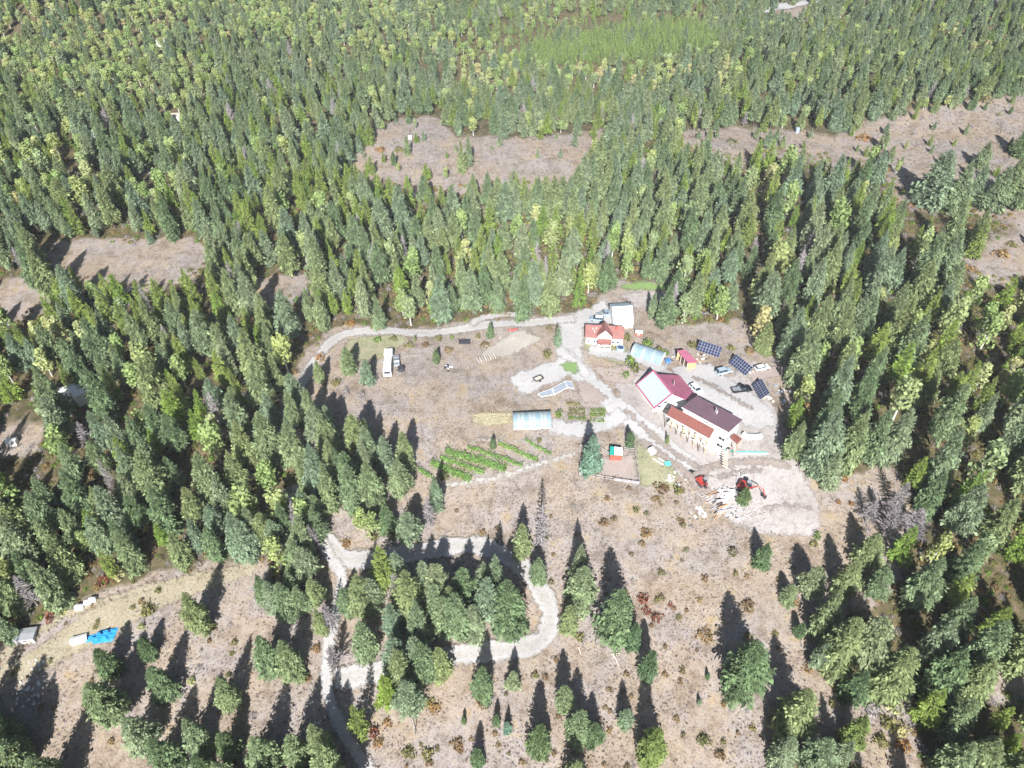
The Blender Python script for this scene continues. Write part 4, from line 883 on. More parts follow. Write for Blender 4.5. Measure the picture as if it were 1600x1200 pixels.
BUSH = [
 (1005,936,22,1.3,'red_leaves','deep red bush at the top of the red group on the open slope'),(1010,955,18,1.1,'red_leaves','deep red bush below the topmost one of the red group'),
 (1026,965,22,1.2,'red_leaves','widest deep red bush, lowest of the red group on the slope'),(1047,945,10,.9,'red_leaves','small red bush standing right of the red group'),
 (944,816,20,1.2,'rust_leaves','rusty bush above the long tree shadows in the middle of the slope'),(960,811,14,1.0,'rust_leaves','small rusty bush right beside another above the long shadows'),
 (1009,832,24,1.1,'rust_leaves','reddish brown low bush below the sheep pen'),(1145,864,20,1.6,'rust_leaves','round rust brown bush left of the lone fir below the dirt lot'),
 (1060,768,18,2.2,'olive_leaves','round yellow-green bush below the turquoise board'),(1033,762,30,1.2,'rust_leaves','wide rusty bush left of the round yellow-green bush'),
 (1025,780,18,.8,'rust_leaves','low brown bush under the wide rusty one'),(905,995,20,1.0,'olive_leaves','yellowish low bush at the outer edge of the gravel bend'),
 (908,960,16,1.0,'rust_leaves','brown bush between two firs near the gravel bend'),(1100,992,34,1.3,'rust_leaves','broad rusty bush left of the shadow of the broad pale fir'),
 (1065,1047,14,.9,'rust_leaves','rusty tuft left of the broad pale fir'),(1168,948,26,1.6,'rust_leaves','brown bush right of the shadow of the broad pale fir'),
 (1100,1155,24,1.3,'olive_leaves','olive bush on the bottom slope right of the lime green fir'),(1130,1160,10,1.0,'olive_leaves','small yellow bush beside the olive bush at the bottom'),
 (1067,1150,10,1.2,'rust_leaves','small dark brown bush left of the olive bush'),(1125,1180,20,1.2,'rust_leaves','brown bush at the bottom slope near the photo edge'),
 (1060,965,12,.9,'olive_leaves','small yellowish bush right of the red group'),(1026,938,10,1.0,'olive_leaves','olive bush just right of the topmost red bush'),
 (585,1145,18,1.8,'red_leaves','bright red-orange bush right of the bottom road'),(590,1162,20,1.3,'orange_leaves','orange bush under the bright red one by the bottom road'),
 (605,1130,16,1.2,'orange_leaves','pale orange bush above the bright red one'),(680,1105,26,1.2,'orange_leaves','orange brown low bush on the slope under the road loop'),
 (668,1097,22,1.2,'olive_leaves','yellow-green bush left of the orange brown one'),(755,1098,24,1.2,'rust_leaves','rusty bush below the fir under the gravel bend'),
 (640,1175,24,1.2,'olive_leaves','olive bush at the bottom right of the road'),(668,1178,24,1.3,'olive_leaves','second olive bush at the bottom, right of the first'),
 (715,1163,26,1.1,'rust_leaves','brown bush left of the small bright fir at the bottom'),(570,815,18,3.0,'orange_leaves','bright orange shrub on the bank above the lower road'),
 (585,838,20,2,'olive_leaves','yellow-green shrub next to the road bank'),(615,838,22,1.5,'olive_leaves','yellow-green shrub below the round blue-green fir'),
 (540,850,20,1.5,'orange_leaves','orange shrub at the top of the road junction'),(500,560,18,2,'orange_leaves','orange shrub beside the driveway bend'),
 (548,507,16,1.5,'orange_leaves','orange shrub at the edge of the driveway under the wood'),(865,548,1,1,'olive_leaves',''),
 (855,556,16,2.4,'olive_leaves','olive bush beside the gravel turning place'),(858,515,12,1.8,'rust_leaves','brown bush at the edge of the turning place'),
 (985,568,18,3.0,'bright_leaves','green bush with a dark side at the end of the upper greenhouse'),(991,578,18,2.6,'olive_leaves','rounded bush just below the one at the end of the greenhouse'),
 (978,588,14,2,'bright_leaves','low green bush at the end of the striped beds'),(1012,540,18,2.5,'bright_leaves','bright green bush behind the upper greenhouse'),
 (1030,550,20,2.0,'olive_leaves','olive bush behind the right end of the upper greenhouse'),(1040,553,12,1.5,'bright_leaves','small green bush right of the upper greenhouse'),
 (873,650,12,2.2,'bright_leaves','round yellow-green bush right of the lower greenhouse'),(842,690,10,1.4,'olive_leaves','thin olive bush between greenhouse and vine rows'),
 (960,540,14,1.5,'olive_leaves','garden bush before the porch of the red roofed house'),(980,530,12,2.5,'olive_leaves','bush at the right corner of the red roofed house'),
 (1082,541,14,2,'olive_leaves','yellowish bush left of the first solar array'),(1142,545,13,1.6,'olive_leaves','yellowish bush right of the first solar array'),
 (1170,550,16,2,'rust_leaves','brownish bush behind the second solar array'),(1190,548,12,2,'orange_leaves','orange bush at the foot of the fir above the arrays'),
 (694,745,18,2.2,'olive_leaves','yellow-green bush at the lower left end of the vine rows'),(701,548,18,1.2,'rust_leaves','brown bush above the small fir in the clearing'),
 (757,540,18,1.4,'rust_leaves','brown bush near the pallets in the clearing'),(665,540,14,1.3,'rust_leaves','brown bush below the driveway'),
 (640,540,16,1.3,'olive_leaves','olive bush below the driveway'),(590,532,14,1.5,'bright_leaves','bright green bush below the driveway bend'),
 (615,530,14,1.2,'olive_leaves','yellow bush beside the bright green one at the driveway'),(685,530,14,1.5,'olive_leaves','bush in the row along the driveway'),
 (706,528,8,1.2,'bright_leaves','small green bush in the row along the driveway'),(747,527,9,1.6,'olive_leaves','tall olive bush beside the driveway'),
 (565,620,16,2.2,'dead_twigs','bare grey bush in the left part of the clearing'),(525,600,16,1.8,'olive_leaves','yellow-green bush inside the driveway bend'),
 (540,615,16,2,'dead_twigs','bare grey thicket below the fir left of the camper'),(478,665,16,1,'orange_leaves','orange bush beside the driveway at the left'),
 (1396,1105,30,2.5,'yellow_leaves','large yellow bush at the top of the yellow patch, lower right'),(1405,1140,34,2.2,'yellow_leaves','large yellow bush in the middle of the yellow patch'),
 (1385,1130,24,2,'olive_leaves','olive bush on the left of the yellow patch'),(1410,1165,28,1.8,'orange_leaves','orange-yellow bush at the foot of the yellow patch'),
 (1375,1160,26,2,'olive_leaves','low olive bush at the foot of the yellow patch'),(1360,1110,34,2.5,'dead_twigs','bare grey thicket left of the yellow patch'),
 (1510,1000,14,2,'orange_leaves','orange bush in the dark wood at the lower right'),(1262,1045,20,1.1,'orange_leaves','orange bush beside the pale thin fir, right slope'),
 (1240,940,22,1,'orange_leaves','orange brown bush near the small firs, right slope'),(1300,1100,14,1.5,'olive_leaves','yellowish bush beside the mid green fir, lower right'),
 (165,905,26,1.6,'red_leaves','red bush at the forest edge above the white bales'),(185,898,26,1.8,'yellow_leaves','yellow bush at the forest edge right of the red one'),
 (80,965,20,1.5,'red_leaves','dark red bush near the grey shed roof'),(100,955,18,1.5,'yellow_leaves','yellow bush at the forest edge near the bales'),
 (50,1000,16,1.5,'olive_leaves','yellow-green bush below the grey shed roof'),(25,1048,12,1,'olive_leaves','small yellow-green bush at the left edge'),
 (232,955,24,2.4,'olive_leaves','olive thicket below the forest track'),(222,980,12,1.6,'yellow_leaves','yellow bush above the small pale green fir'),
 (248,924,10,1.5,'olive_leaves','small yellow bush on the forest track'),(366,1005,12,1.2,'olive_leaves','small olive bush on the lower left slope'),
 (300,1065,14,1.5,'yellow_leaves','yellow-green bush below the round fir, lower left'),(310,1045,14,1.2,'dead_twigs','bare twiggy bush, lower left slope'),
 (395,1120,18,1.2,'dead_twigs','grey bare bush left of the bottom road'),(350,1175,24,1,'yellow_leaves','golden bush in the group left of the bottom road'),
 (480,1060,16,1.2,'orange_leaves','orange-brown bush left of the dark road shadow'),(495,1015,16,1.6,'orange_leaves','orange bush between the dense pair and the white tree'),
 (452,880,1,1,'olive_leaves',''),(460,905,16,2,'olive_leaves','olive bush above the descending road'),
 (1352,400,24,1.5,'orange_leaves','orange bush in the right wood'),(1565,398,26,1.6,'orange_leaves','wide orange bush on the rusty patch at the right edge'),
 (1515,420,22,1.3,'orange_leaves','orange bush at the left end of the rusty patch'),(1580,383,20,1.3,'olive_leaves','yellow bush on the rusty patch at the right edge'),
 (1422,322,18,1.3,'orange_leaves','orange bush on the bare patch left of the fir group'),(1386,268,12,2,'rust_leaves','rusty bush at the end of the bare upper slope'),
 (1143,222,22,1.5,'rust_leaves','rusty bush on the bare hump, upper right'),(1535,155,34,2,'rust_leaves','long rusty bush at the top of the bare upper right slope'),
 (1350,217,26,2,'orange_leaves','orange bush at the left tip of the bare upper right slope'),(595,235,18,1.5,'orange_leaves','orange bush in the upper middle clearing'),
 (650,220,12,1.4,'red_leaves','red bush near the white speck in the upper clearing'),(625,235,20,1.4,'olive_leaves','olive bush in the upper middle clearing'),
 (1125,500,14,1.5,'orange_leaves','orange bush at the forest edge right of the white barn'),(1108,502,18,1.6,'olive_leaves','yellow bush at the forest edge right of the white barn'),
 (1320,750,14,1.5,'orange_leaves','pale orange bush at the edge of the dirt lot'),(1330,788,10,1,'orange_leaves','small orange bush right of the dirt lot'),
 (1310,785,10,1,'orange_leaves','small orange bush nearest the dirt lot'),(1276,838,14,1.6,'bright_leaves','green bush at the lower corner of the dirt lot'),
 (1272,850,14,1.2,'olive_leaves','brownish bush below the green one at the dirt lot corner'),(1355,830,16,1.5,'dead_twigs','bare bush left of the leafless trees'),
]
for b_ in BUSH:
    if b_[5]: bush(*b_)
# scattered low bushes on the slopes that nothing tells apart
rb = [(x, y) for x, y in zip(RN.uniform(570, 1230, 420), RN.uniform(560, 1200, 420))]
nb_ = 0
SLP = [(660,800),(840,740),(900,750),(1060,770),(1120,830),(1260,850),(1210,1050),(1180,1200),(600,1200),(700,1060),(860,1030),(880,960),(840,880),(760,840)]
for x, y in rb:
    if nb_ < 105 and inpoly(np.array([x]), y, SLP)[0]:
        m_ = ['rust_leaves', 'rust_leaves', 'olive_leaves', 'rust_leaves', 'dead_twigs', 'rust_leaves'][RN.randint(6)]
        bush(x, y, RN.uniform(6, 15), RN.uniform(.5, 1.1), m_, f'low {BN[m_]} bush scattered over the dry slope below the clearing', f'{BN[m_]} bushes on the lower slope'); nb_ += 1
SLL = [(0,1060),(140,940),(390,890),(420,990),(400,1100),(300,1130),(140,1190),(60,1110)]
k_ = 0
for x, y in zip(RN.uniform(0, 420, 200), RN.uniform(890, 1190, 200)):
    if k_ < 35 and inpoly(np.array([x]), y, SLL)[0]:
        m_ = ['rust_leaves', 'olive_leaves', 'dead_twigs'][RN.randint(3)]
        bush(x, y, RN.uniform(6, 14), RN.uniform(.5, 1.2), m_, f'low {BN[m_]} bush scattered over the lower left slope', f'{BN[m_]} bushes on the lower left slope'); k_ += 1

def tuft(seed, n=9):
    R = np.random.RandomState(seed); V, Fc, T = [], [], []; o = 0
    for i in range(n):
        a = R.rand()*6.28; r = .5*R.rand(); p = np.array([r*math.cos(a), r*math.sin(a), -.05]); e = np.array([math.cos(a+1.2), math.sin(a+1.2), 0])*(.10+.12*R.rand())
        q = p+np.array([R.randn()*.25, R.randn()*.25, .6+.5*R.rand()])
        V.append(np.array([p-e, p+e, q+e*.6, q-e*.6])); Fc.append([o, o+1, o+2, o+3]); o += 4; T.append(R.rand())
    return npmesh('tuft', np.concatenate(V), np.array(Fc), MATS['dry_stems'], {'tone': ('FACE', np.array(T))})
X, Y = grid(-230, 240, 45, 300, 2.3); px, py, dp = proj(X, Y, terr(X, Y)); kp = (px > -60) & (px < 1660) & (py < 1270) & ~is_open(px, py)
X, Y = X[kp], Y[kp]; Zt = terr(X, Y); print('UNDER', len(X))
scatter('undergrowth', 'low shrubs and autumn undergrowth filling the gaps of the wood', [BM[k_][0] for k_ in ('olive_leaves', 'rust_leaves', 'dead_twigs', 'olive_leaves', 'bright_leaves', 'dead_twigs', 'rust_leaves')], None,
        [(x, y, z-.1, s_, s_*1.0) for x, y, z, s_ in zip(X, Y, Zt, RN.uniform(.4, 1.3, len(X)))], 1)
X, Y = grid(-125, 140, 45, 262, .95); px, py, dp = proj(X, Y, terr(X, Y)); kp = (px > -60) & (px < 1660) & (py < 1270) & is_open(px, py)
n1 = 1.2*np.sin(X*.35+2*np.sin(Y*.21))*np.sin(Y*.41+X*.1)+.6*np.sin(X*.11+1)*np.sin(Y*.13)+RN.rand(len(X))*1.1
kp &= n1 > .35
HARD = [[(985,590),(1040,570),(1100,560),(1215,640),(1290,800),(1280,840),(1120,805),(1080,760),(1000,660)],
        [(850,488),(950,460),(1000,560),(1040,575),(1000,660),(900,560),(870,540)]]
for hp in HARD: kp &= ~inpoly(px, py, hp)
for o_ in [q for q in COL.objects if q.name.split('.')[0] in ('driveway', 'lower_road', 'forest_track', 'garden_track', 'footpath', 'lawn', 'garden_soil')]:
    vv = np.empty(len(o_.data.vertices)*3, np.float32); o_.data.vertices.foreach_get('co', vv); vv = vv.reshape(-1, 3)
    dd = np.empty(len(vv), np.float32); o_.data.attributes['d'].data.foreach_get('value', dd); vv = vv[dd > -.3]
    lo, hi = vv.min(0)-1, vv.max(0)+1
    idx = np.nonzero(kp & (X > lo[0]) & (X < hi[0]) & (Y > lo[1]) & (Y < hi[1]))[0]
    cells = set(zip(np.floor(vv[:, 0]/1.2).astype(int), np.floor(vv[:, 1]/1.2).astype(int)))
    for i in idx:
        if (int(math.floor(X[i]/1.2)), int(math.floor(Y[i]/1.2))) in cells: kp[i] = False
X, Y = X[kp], Y[kp]; Zt = terr(X, Y)
X2, Y2 = grid(-330, 340, 262, 520, 2.0); px, py, dp = proj(X2, Y2, terr(X2, Y2)); k2 = is_open(px, py) & (RN.rand(len(X2)) < .7); X2, Y2 = X2[k2], Y2[k2]
ns = len(X); X = np.concatenate([X, X2]); Y = np.concatenate([Y, Y2]); Zt = terr(X, Y)
print('TUFTS', len(X))
scatter('dry_grass', 'dry grass and twiggy brush covering the open slopes', [tuft(s) for s in range(5)], None,
        [(x, y, z, s_, s_*.38) for x, y, z, s_ in zip(X, Y, Zt, RN.uniform(.25, .75, len(X))*np.where(np.arange(len(X)) < ns, 1, 2.0))], 1)
# ------------------------------------------------------------------ buildings
mat('white_wall', (.78, .77, .74), .7, var=.05); mat('cream_wall', (.72, .66, .56), .8, var=.08)
mat('white_sheet', (.80, .81, .80), .5, var=.05); mat('window_glass', (.03, .045, .06), .15, var=.1)
mat('timber', (.48, .33, .19), .8, var=.2); mat('dark_timber', (.10, .075, .06), .85, var=.2); mat('orange_wood', (.55, .33, .16), .8, var=.15)
mat('concrete', (.55, .54, .52), .9, var=.1); mat('galvanised', (.5, .52, .54), .4, .6, var=.1); mat('black_plastic', (.03, .03, .035), .6)
mat('tyre', (.025, .025, .027), .8); mat('chrome', (.6, .6, .6), .25, .9)
mat('red_paint', (.38, .05, .04), .45, var=.1); mat('dark_steel', (.07, .07, .08), .5, .3); mat('teal_sheet', (.02, .30, .25), .45, var=.1)
mat('turquoise', (.10, .42, .40), .5); mat('blue_tarp', (.015, .22, .52), .5, var=.25, scale=.8); mat('white_tarp', (.66, .66, .67), .6, var=.06)
mat('grey_sheet', (.30, .31, .32), .6, var=.15); mat('stone', (.50, .48, .46), .9, var=.2); mat('pale_wood', (.62, .54, .44), .85, var=.12)
mat('grey_board', (.42, .40, .42), .85, var=.15); mat('dark_cloth', (.035, .04, .045), .8); mat('water', (.02, .05, .12), .1)
mat('tunnel_film', (.30, .37, .39), .4, var=.15, scale=.7); mat('tunnel_blue', (.22, .31, .36), .4, var=.15, scale=.7); mat('poly_film', (.42, .47, .48), .35, var=.08, scale=.7); mat('poly_blue', (.33, .45, .52), .35, var=.12, scale=.7)
mat('red_roof', (.36, .10, .07), .5); mat('log_pale', (.60, .48, .36), .9, var=.2)
mat('pv_cell', (.020, .026, .065), .25, var=.15); mat('pv_frame', (.34, .36, .42), .5); mat('silver_paint', (.45, .55, .62), .35, .3, var=.05); mat('black_paint', (.012, .012, .016), .5, var=.1); mat('white_paint', (.8, .8, .8), .4, var=.04); mat('blue_grey_paint', (.30, .38, .48), .35, .2, var=.05)
mat('weathered_beige', (.52, .46, .38), .8)
W = lambda *p: np.array(p, float)
def nrm(v): v = np.array(v, float); return v/np.linalg.norm(v)
def gz(px, py): return float(at(px, py)[2])

def gable(root, RA, RB, wf, df, wb, db, base, roof_f, roof_b, wall, over=.35, th=.14, ends=True, roofname='roof'):
    """ridge RA-RB; front/back half widths and drops; walls down to base"""
    RA, RB = np.array(RA, float), np.array(RB, float); u = nrm([RB[0]-RA[0], RB[1]-RA[1], 0]); v = W(u[1], -u[0], 0)
    if v[1] > 0: v = -v
    L_ = np.linalg.norm((RB-RA)[:2])
    f0, f1 = RA+v*wf-W(0, 0, df), RB+v*wf-W(0, 0, df); b0, b1 = RA-v*wb-W(0, 0, db), RB-v*wb-W(0, 0, db)
    MBf = MB().slab([RA, RB, f1, f0], th); MBb = MB().slab([RB+W(0, 0, .004), RA+W(0, 0, .004), b0, b1], th)
    obj(roofname, MBf, roof_f, root); obj(roofname, MBb, roof_b, root)
    m = MB(); fr_ = 1-over/max(wf, .1); br_ = 1-over/max(wb, .1)
    A0, A1 = RA+u*over, RB-u*over; dz = W(0, 0, th+.02)
    F0, F1 = A0+v*wf*fr_-W(0, 0, df*fr_)-dz, A1+v*wf*fr_-W(0, 0, df*fr_)-dz
    B0, B1 = A0-v*wb*br_-W(0, 0, db*br_)-dz, A1-v*wb*br_-W(0, 0, db*br_)-dz
    g = lambda p: W(p[0], p[1], base)
    A0, A1 = A0-dz, A1-dz
    m.add([F0, F1, g(F1), g(F0), B0, B1, g(B1), g(B0), A0, A1],
          [(3, 2, 1, 0), (4, 5, 6, 7), (0, 8, 4, 7, 3), (2, 6, 5, 9, 1), (8, 0, 1, 9), (9, 5, 4, 8)])
    obj('wall', m, wall, root)
    return dict(u=u, v=v, F0=F0, F1=F1, B0=B0, B1=B1, A0=A0, A1=A1, L=L_, f0=f0, f1=f1, b0=b0, b1=b1)
def window(root, c, along, outward, w_, h_, glass='window_glass', frame_='white_wall', name='window', up=W(0, 0, 1), fr_t=.09):
    c = np.array(c, float); a = nrm(along); n_ = nrm(outward)
    m = MB()
    for sx in (-1, 1): m.slab([c+a*(sx*w_/2-.05)+up*h_/2+n_*.06, c+a*(sx*w_/2+.05)+up*h_/2+n_*.06, c+a*(sx*w_/2+.05)-up*h_/2+n_*.06, c+a*(sx*w_/2-.05)-up*h_/2+n_*.06], .08, n_)
    for sz in (-1, 1): m.slab([c-a*(w_/2-.051)+up*(sz*h_/2-.05)+n_*.058, c+a*(w_/2-.051)+up*(sz*h_/2-.05)+n_*.058, c+a*(w_/2-.051)+up*(sz*h_/2+.05)+n_*.058, c-a*(w_/2-.051)+up*(sz*h_/2+.05)+n_*.058], .08, n_)
    f_ = obj(name, m, frame_, root); ORG[f_.name] = ORG[root.name]
    p = MB().slab([c-a*w_/2-up*h_/2+n_*.03, c+a*w_/2-up*h_/2+n_*.03, c+a*w_/2+up*h_/2+n_*.03, c-a*w_/2+up*h_/2+n_*.03], .04, n_)
    pane = obj('pane', p, glass, f_); return f_
def onwall(P0, P1, t_, z): q = np.array(P0)*(1-t_)+np.array(P1)*t_; return W(q[0], q[1], z)

# --- new building: long wing with clerestory and porch roof
g0 = at(1075, 690); zb = g0[2]
ORG_W3 = W(g0[0], g0[1], zb)
r3 = thing('long_house', 'long white house with a purple-brown metal roof and a red porch roof', 'house', ORG_W3)
zA, zC = zb+7.6, zb+8.9
A = atz(1088.7, 618.5, zA); B = atz(1161.2, 655.5, zA); C_ = atz(1136.5, 675, zC); D_ = atz(1065.2, 635.5, zC)
u3 = nrm([(B-A)[0]+(C_-D_)[0], (B-A)[1]+(C_-D_)[1], 0]); v3 = W(u3[1], -u3[0], 0)
if v3[1] > 0: v3 = -v3
purple = ribmat('purple_metal', (.185, .11, .135), .45, 14, tuple(u3), spec=.4)
redm = ribmat('red_porch_metal', (.20, .075, .06), .26, 14, tuple(u3), spec=.7)
crimson = ribmat('crimson_metal', (.36, .11, .175), .45, 14, (0.6, -.8, 0), spec=.4)
Lw = np.dot(B-A, u3); ww = np.dot(((C_+D_)/2-(A+B)/2), v3); O_ = (A+D_)/2; O_ = (A + (D_-v3*ww-W(0, 0, zC-zA)))/2
cA = W(O_[0], O_[1], zA); cB = cA+u3*Lw; cD = cA+v3*ww; cD[2] = zC; cC = cB+v3*ww; cC[2] = zC
obj('roof', MB().slab([cA, cB, cC, cD], .22), purple, r3)
obj('roof_edge', MB().slab([cD+v3*.01+W(0, 0, .0), cC+v3*.01, cC+v3*.12-W(0, 0, .0), cD+v3*.12], .28, W(0, 0, 1)), 'white_wall', r3)
zt, ze = zb+7.5, zb+5.4
E_ = cD+u3*.0+v3*.1; Fp = E_+u3*(Lw*.80)
gE = atz(1044, 646, ze); gH = atz(1112.5, 681, ze)
pw = max(2.0, np.dot(((gE+gH)/2-(cC+cD)/2), v3)); print('W3 L', Lw, 'w', ww, 'porch', pw)
s0 = np.dot(gE-cD, u3); s1 = np.dot(gH-cD, u3)
P0 = W(*(cD+u3*s0+v3*.05)[:2], zt); P1 = W(*(cD+u3*s1+v3*.05)[:2], zt); P2 = W(*(cD+u3*s1+v3*pw)[:2], ze); P3 = W(*(cD+u3*s0+v3*pw)[:2], ze)
obj('porch_roof', MB().slab([P0, P1, P2, P3], .16), redm, r3)
obj('fascia', MB().slab([P3+v3*.004, P2+v3*.004, P2+v3*.10, P3+v3*.10], .26, W(0, 0, 1)), 'white_wall', r3)
# walls of the wing
in_ = .45
w0 = cA+u3*in_+v3*in_; w1 = cB-u3*in_+v3*in_; w2 = cC-u3*in_-v3*.25; w3_ = cD+u3*in_-v3*.25
m = MB(); top = [w0-W(0, 0, .30), w1-W(0, 0, .30), w2-W(0, 0, .34), w3_-W(0, 0, .34)]; bot = [W(p[0], p[1], zb-1.5) for p in (w0, w1, w2, w3_)]
for i_, z_ in enumerate((zA, zA, zC, zC)): top[i_][2] = z_-.26
m.add(top+bot, [(0, 1, 5, 4), (1, 2, 6, 5), (2, 3, 7, 6), (3, 0, 4, 7), (3, 2, 1, 0)]); obj('wall', m, 'white_wall', r3)
fw0, fw1 = top[3], top[2]
for t_, wd in ((.12, .8), (.22, .8), (.42, 1.0), (.52, 2.0), (.60, 2.0), (.70, .9), (.84, 1.3), (.92, .8)):
    window(r3, onwall(fw0, fw1, t_, zC-.85), u3, v3, wd, .42)
for t_, z_, wd in ((.90, 5.3, 1.1), (.97, 5.3, .8), (.90, 2.7, 1.1), (.97, 2.7, .8)): window(r3, onwall(fw0, fw1, t_, zb+z_), u3, v3, wd, 1.1)
# lower storey wall under the porch, set forward
pf = pw-1.5
q0 = cD+u3*(s0+.6)+v3*pf; q1 = cD+u3*(s1-.4)+v3*pf
zq = zt-(zt-ze)*(pf/pw)-.2
m = MB(); lw = [W(q0[0], q0[1], zq), W(q1[0], q1[1], zq)]; bk = [W(*(q0-v3*(pf+.1))[:2], zt-.25), W(*(q1-v3*(pf+.1))[:2], zt-.25)]
m.add([lw[0], lw[1], bk[1], bk[0]]+[W(p[0], p[1], zb-1.5) for p in (lw[0], lw[1], bk[1], bk[0])], [(3, 2, 1, 0), (0, 1, 5, 4), (1, 2, 6, 5), (3, 0, 4, 7), (2, 3, 7, 6)])
obj('lower_wall', m, 'cream_wall', r3)
obj('balcony', MB().slab([W(*(q0+v3*.02)[:2], zb+2.75), W(*(q1+v3*.02)[:2], zb+2.75), W(*(q1+v3*1.35)[:2], zb+2.75), W(*(q0+v3*1.35)[:2], zb+2.75)], .2), 'pale_wood', r3)
for t_, z_, wd, hg in ((.18, 3.9, 1.3, 1.1), (.34, 3.9, .9, 1.9), (.50, 3.8, 1.4, 1.2), (.66, 3.8, .9, 1.9), (.82, 3.9, 1.3, 1.1), (.15, 1.2, 1.1, 1.1), (.38, 1.2, 1.6, 1.2), (.62, 1.2, 1.4, 1.2), (.88, 1.2, 1.0, 1.0)):
    window(r3, onwall(lw[0], lw[1], t_, zb+z_), u3, v3, wd, hg)
for i_ in range(8):
    t_ = (i_+.15)/7.3; p = P3*(1-t_)+P2*t_-v3*.15; b_ = W(p[0], p[1], zb-1.0)+v3*(.3 if i_ % 3 else .5)
    obj('porch_post', MB().tube(b_, p-W(0, 0, .2), .11, .11, 5), 'dark_timber' if i_ % 2 == 0 else 'timber', r3)
for t_ in (.03, .97):
    p = P3*(1-t_)+P2*t_-v3*.12; window(r3, onwall(lw[0], lw[1], t_, zb+4.0), u3, v3, .5, 1.0)
# end wall windows, steps and side roof
for (t_, z_) in ((.55, 5.0), (.80, 4.7), (.70, 2.0)): window(r3, onwall(top[1], top[2], t_, zb+z_), v3, u3, 1.1, 1.1)
sr = cB+v3*(ww*.42); obj('side_roof', MB().slab([sr+u3*.05+W(0, 0, -2.6), sr+u3*2.4+W(0, 0, -3.1), sr+u3*2.4+v3*2.4+W(0, 0, -3.1), sr+u3*.05+v3*2.4+W(0, 0, -2.6)], .15), redm, r3)
m = MB(); p = sr+u3*2.2+v3*.2; m.tube(W(p[0], p[1], zb-.5), W(p[0], p[1], zA-3.3), .09); p = p+v3*2; m.tube(W(p[0], p[1], zb-.5), W(p[0], p[1], zA-3.3), .09); obj('side_posts', m, 'timber', r3)
m = MB()
for i_ in range(7):
    p = cC+u3*(.6+.35*i_)+v3*(.4+.42*i_); m.box(W(p[0], p[1], zb+2.3-.38*i_), (1.6, .45, .12), math.atan2(u3[1], u3[0]))
obj('outside_stair', m, 'pale_wood', r3)
ch = obj('chimney', MB().tube(cA+u3*Lw*.52+v3*ww*.32+W(0, 0, -.2), cA+u3*Lw*.52+v3*ww*.32+W(0, 0, 1.7), .22, .22, 8), 'galvanised', r3)
obj('chimney', MB().tube(cA+u3*Lw*.56+v3*ww*.36+W(0, 0, -.2), cA+u3*Lw*.56+v3*ww*.36+W(0, 0, 1.3), .16, .16, 8), 'white_wall', r3)
c_ = cA+u3*Lw*.545+v3*ww*.42+W(0, 0, .42); obj('skylight', MB().slab([c_-u3*.5-v3*.4, c_+u3*.5-v3*.4, c_+u3*.5+v3*.4+W(0, 0, .12), c_-u3*.5+v3*.4+W(0, 0, .12)], .12), 'white_wall', r3)

# --- second block: glazed slope and crimson slope
zr = zb+7.7; RA = atz(1021.2, 577.5, zr); RB = atz(1051.2, 615, zr)
u1 = nrm([(RB-RA)[0], (RB-RA)[1], 0]); v1 = W(u1[1], -u1[0], 0)
if v1[0] > 0: v1 = -v1
zef = zb+3.6; e0 = atz(993.5, 601, zef); e1 = atz(1021, 640, zef)
wf = np.dot((e0+e1)/2-(RA+RB)/2, v1)
zbk = zb+4.4; k0 = atz(1061, 586, zbk); k1 = atz(1088.7, 618.2, zbk); wb = -np.dot((k0+k1)/2-(RA+RB)/2, v1)
print('W1 ridge', np.linalg.norm(RB-RA), 'front', wf, 'back', wb, 'angle', math.degrees(math.atan2(u1[1], u1[0])), math.degrees(math.atan2(u3[1], u3[0])))
r1 = thing('greenhouse_house', 'white house with a glazed left roof slope and crimson metal slope behind', 'house', W(RA[0], RA[1], zb))
def f1_(a, b, z): p = RA+u1*a+v1*b; return W(p[0], p[1], z)
Lr = np.linalg.norm((RB-RA)[:2]); zl = lambda b: zr-(zr-zef)*b/wf
fm = MB()
for a0_, a1_, b0_, b1_ in ((0, Lr, -.05, .35), (0, Lr, wf-.35, wf), (0, .4, .352, wf-.352), (Lr-.4, Lr, .352, wf-.352)):
    fm.slab([f1_(a0_, b0_, zl(b0_)+.05), f1_(a1_, b0_, zl(b0_)+.05), f1_(a1_, b1_, zl(b1_)+.05), f1_(a0_, b1_, zl(b1_)+.05)], .25)
obj('roof_border', fm, crimson, r1)
n1_ = 11
for i_ in range(n1_):
    a0_ = .42+(Lr-.84)*i_/n1_; a1_ = .42+(Lr-.84)*(i_+1)/n1_-.09
    obj('roof_pane', MB().slab([f1_(a0_, .36, zl(.36)), f1_(a1_, .36, zl(.36)), f1_(a1_, wf-.36, zl(wf-.36)), f1_(a0_, wf-.36, zl(wf-.36))], .06), 'poly_film', r1)
fm = MB()
for i_ in range(7):
    b0_ = .36+(wf-.72)*(i_+.5)/7; fm.slab([f1_(.41, b0_-.05, zl(b0_)+.02), f1_(Lr-.41, b0_-.05, zl(b0_)+.02), f1_(Lr-.41, b0_+.05, zl(b0_)+.02), f1_(.41, b0_+.05, zl(b0_)+.02)], .12)
obj('glazing_bars', fm, 'poly_blue', r1)
bs = Lr*.30   # crimson slope starts set back from the gable
zkb = lambda b: zr-.1-(zr-.1-zbk)*b/wb
ends_ = [f1_(bs*.62, -.051, zkb(0)), f1_(Lr+.3, -.051, zkb(0)), f1_(Lr+2.6, -wb*.45, zkb(wb*.45)), f1_(np.dot(k1-RA, u1), -wb, zbk), f1_(np.dot(k0-RA, u1), -wb, zbk)]
obj('back_roof', MB().slab(ends_, .2), crimson, r1)
m = MB(); I_ = .4
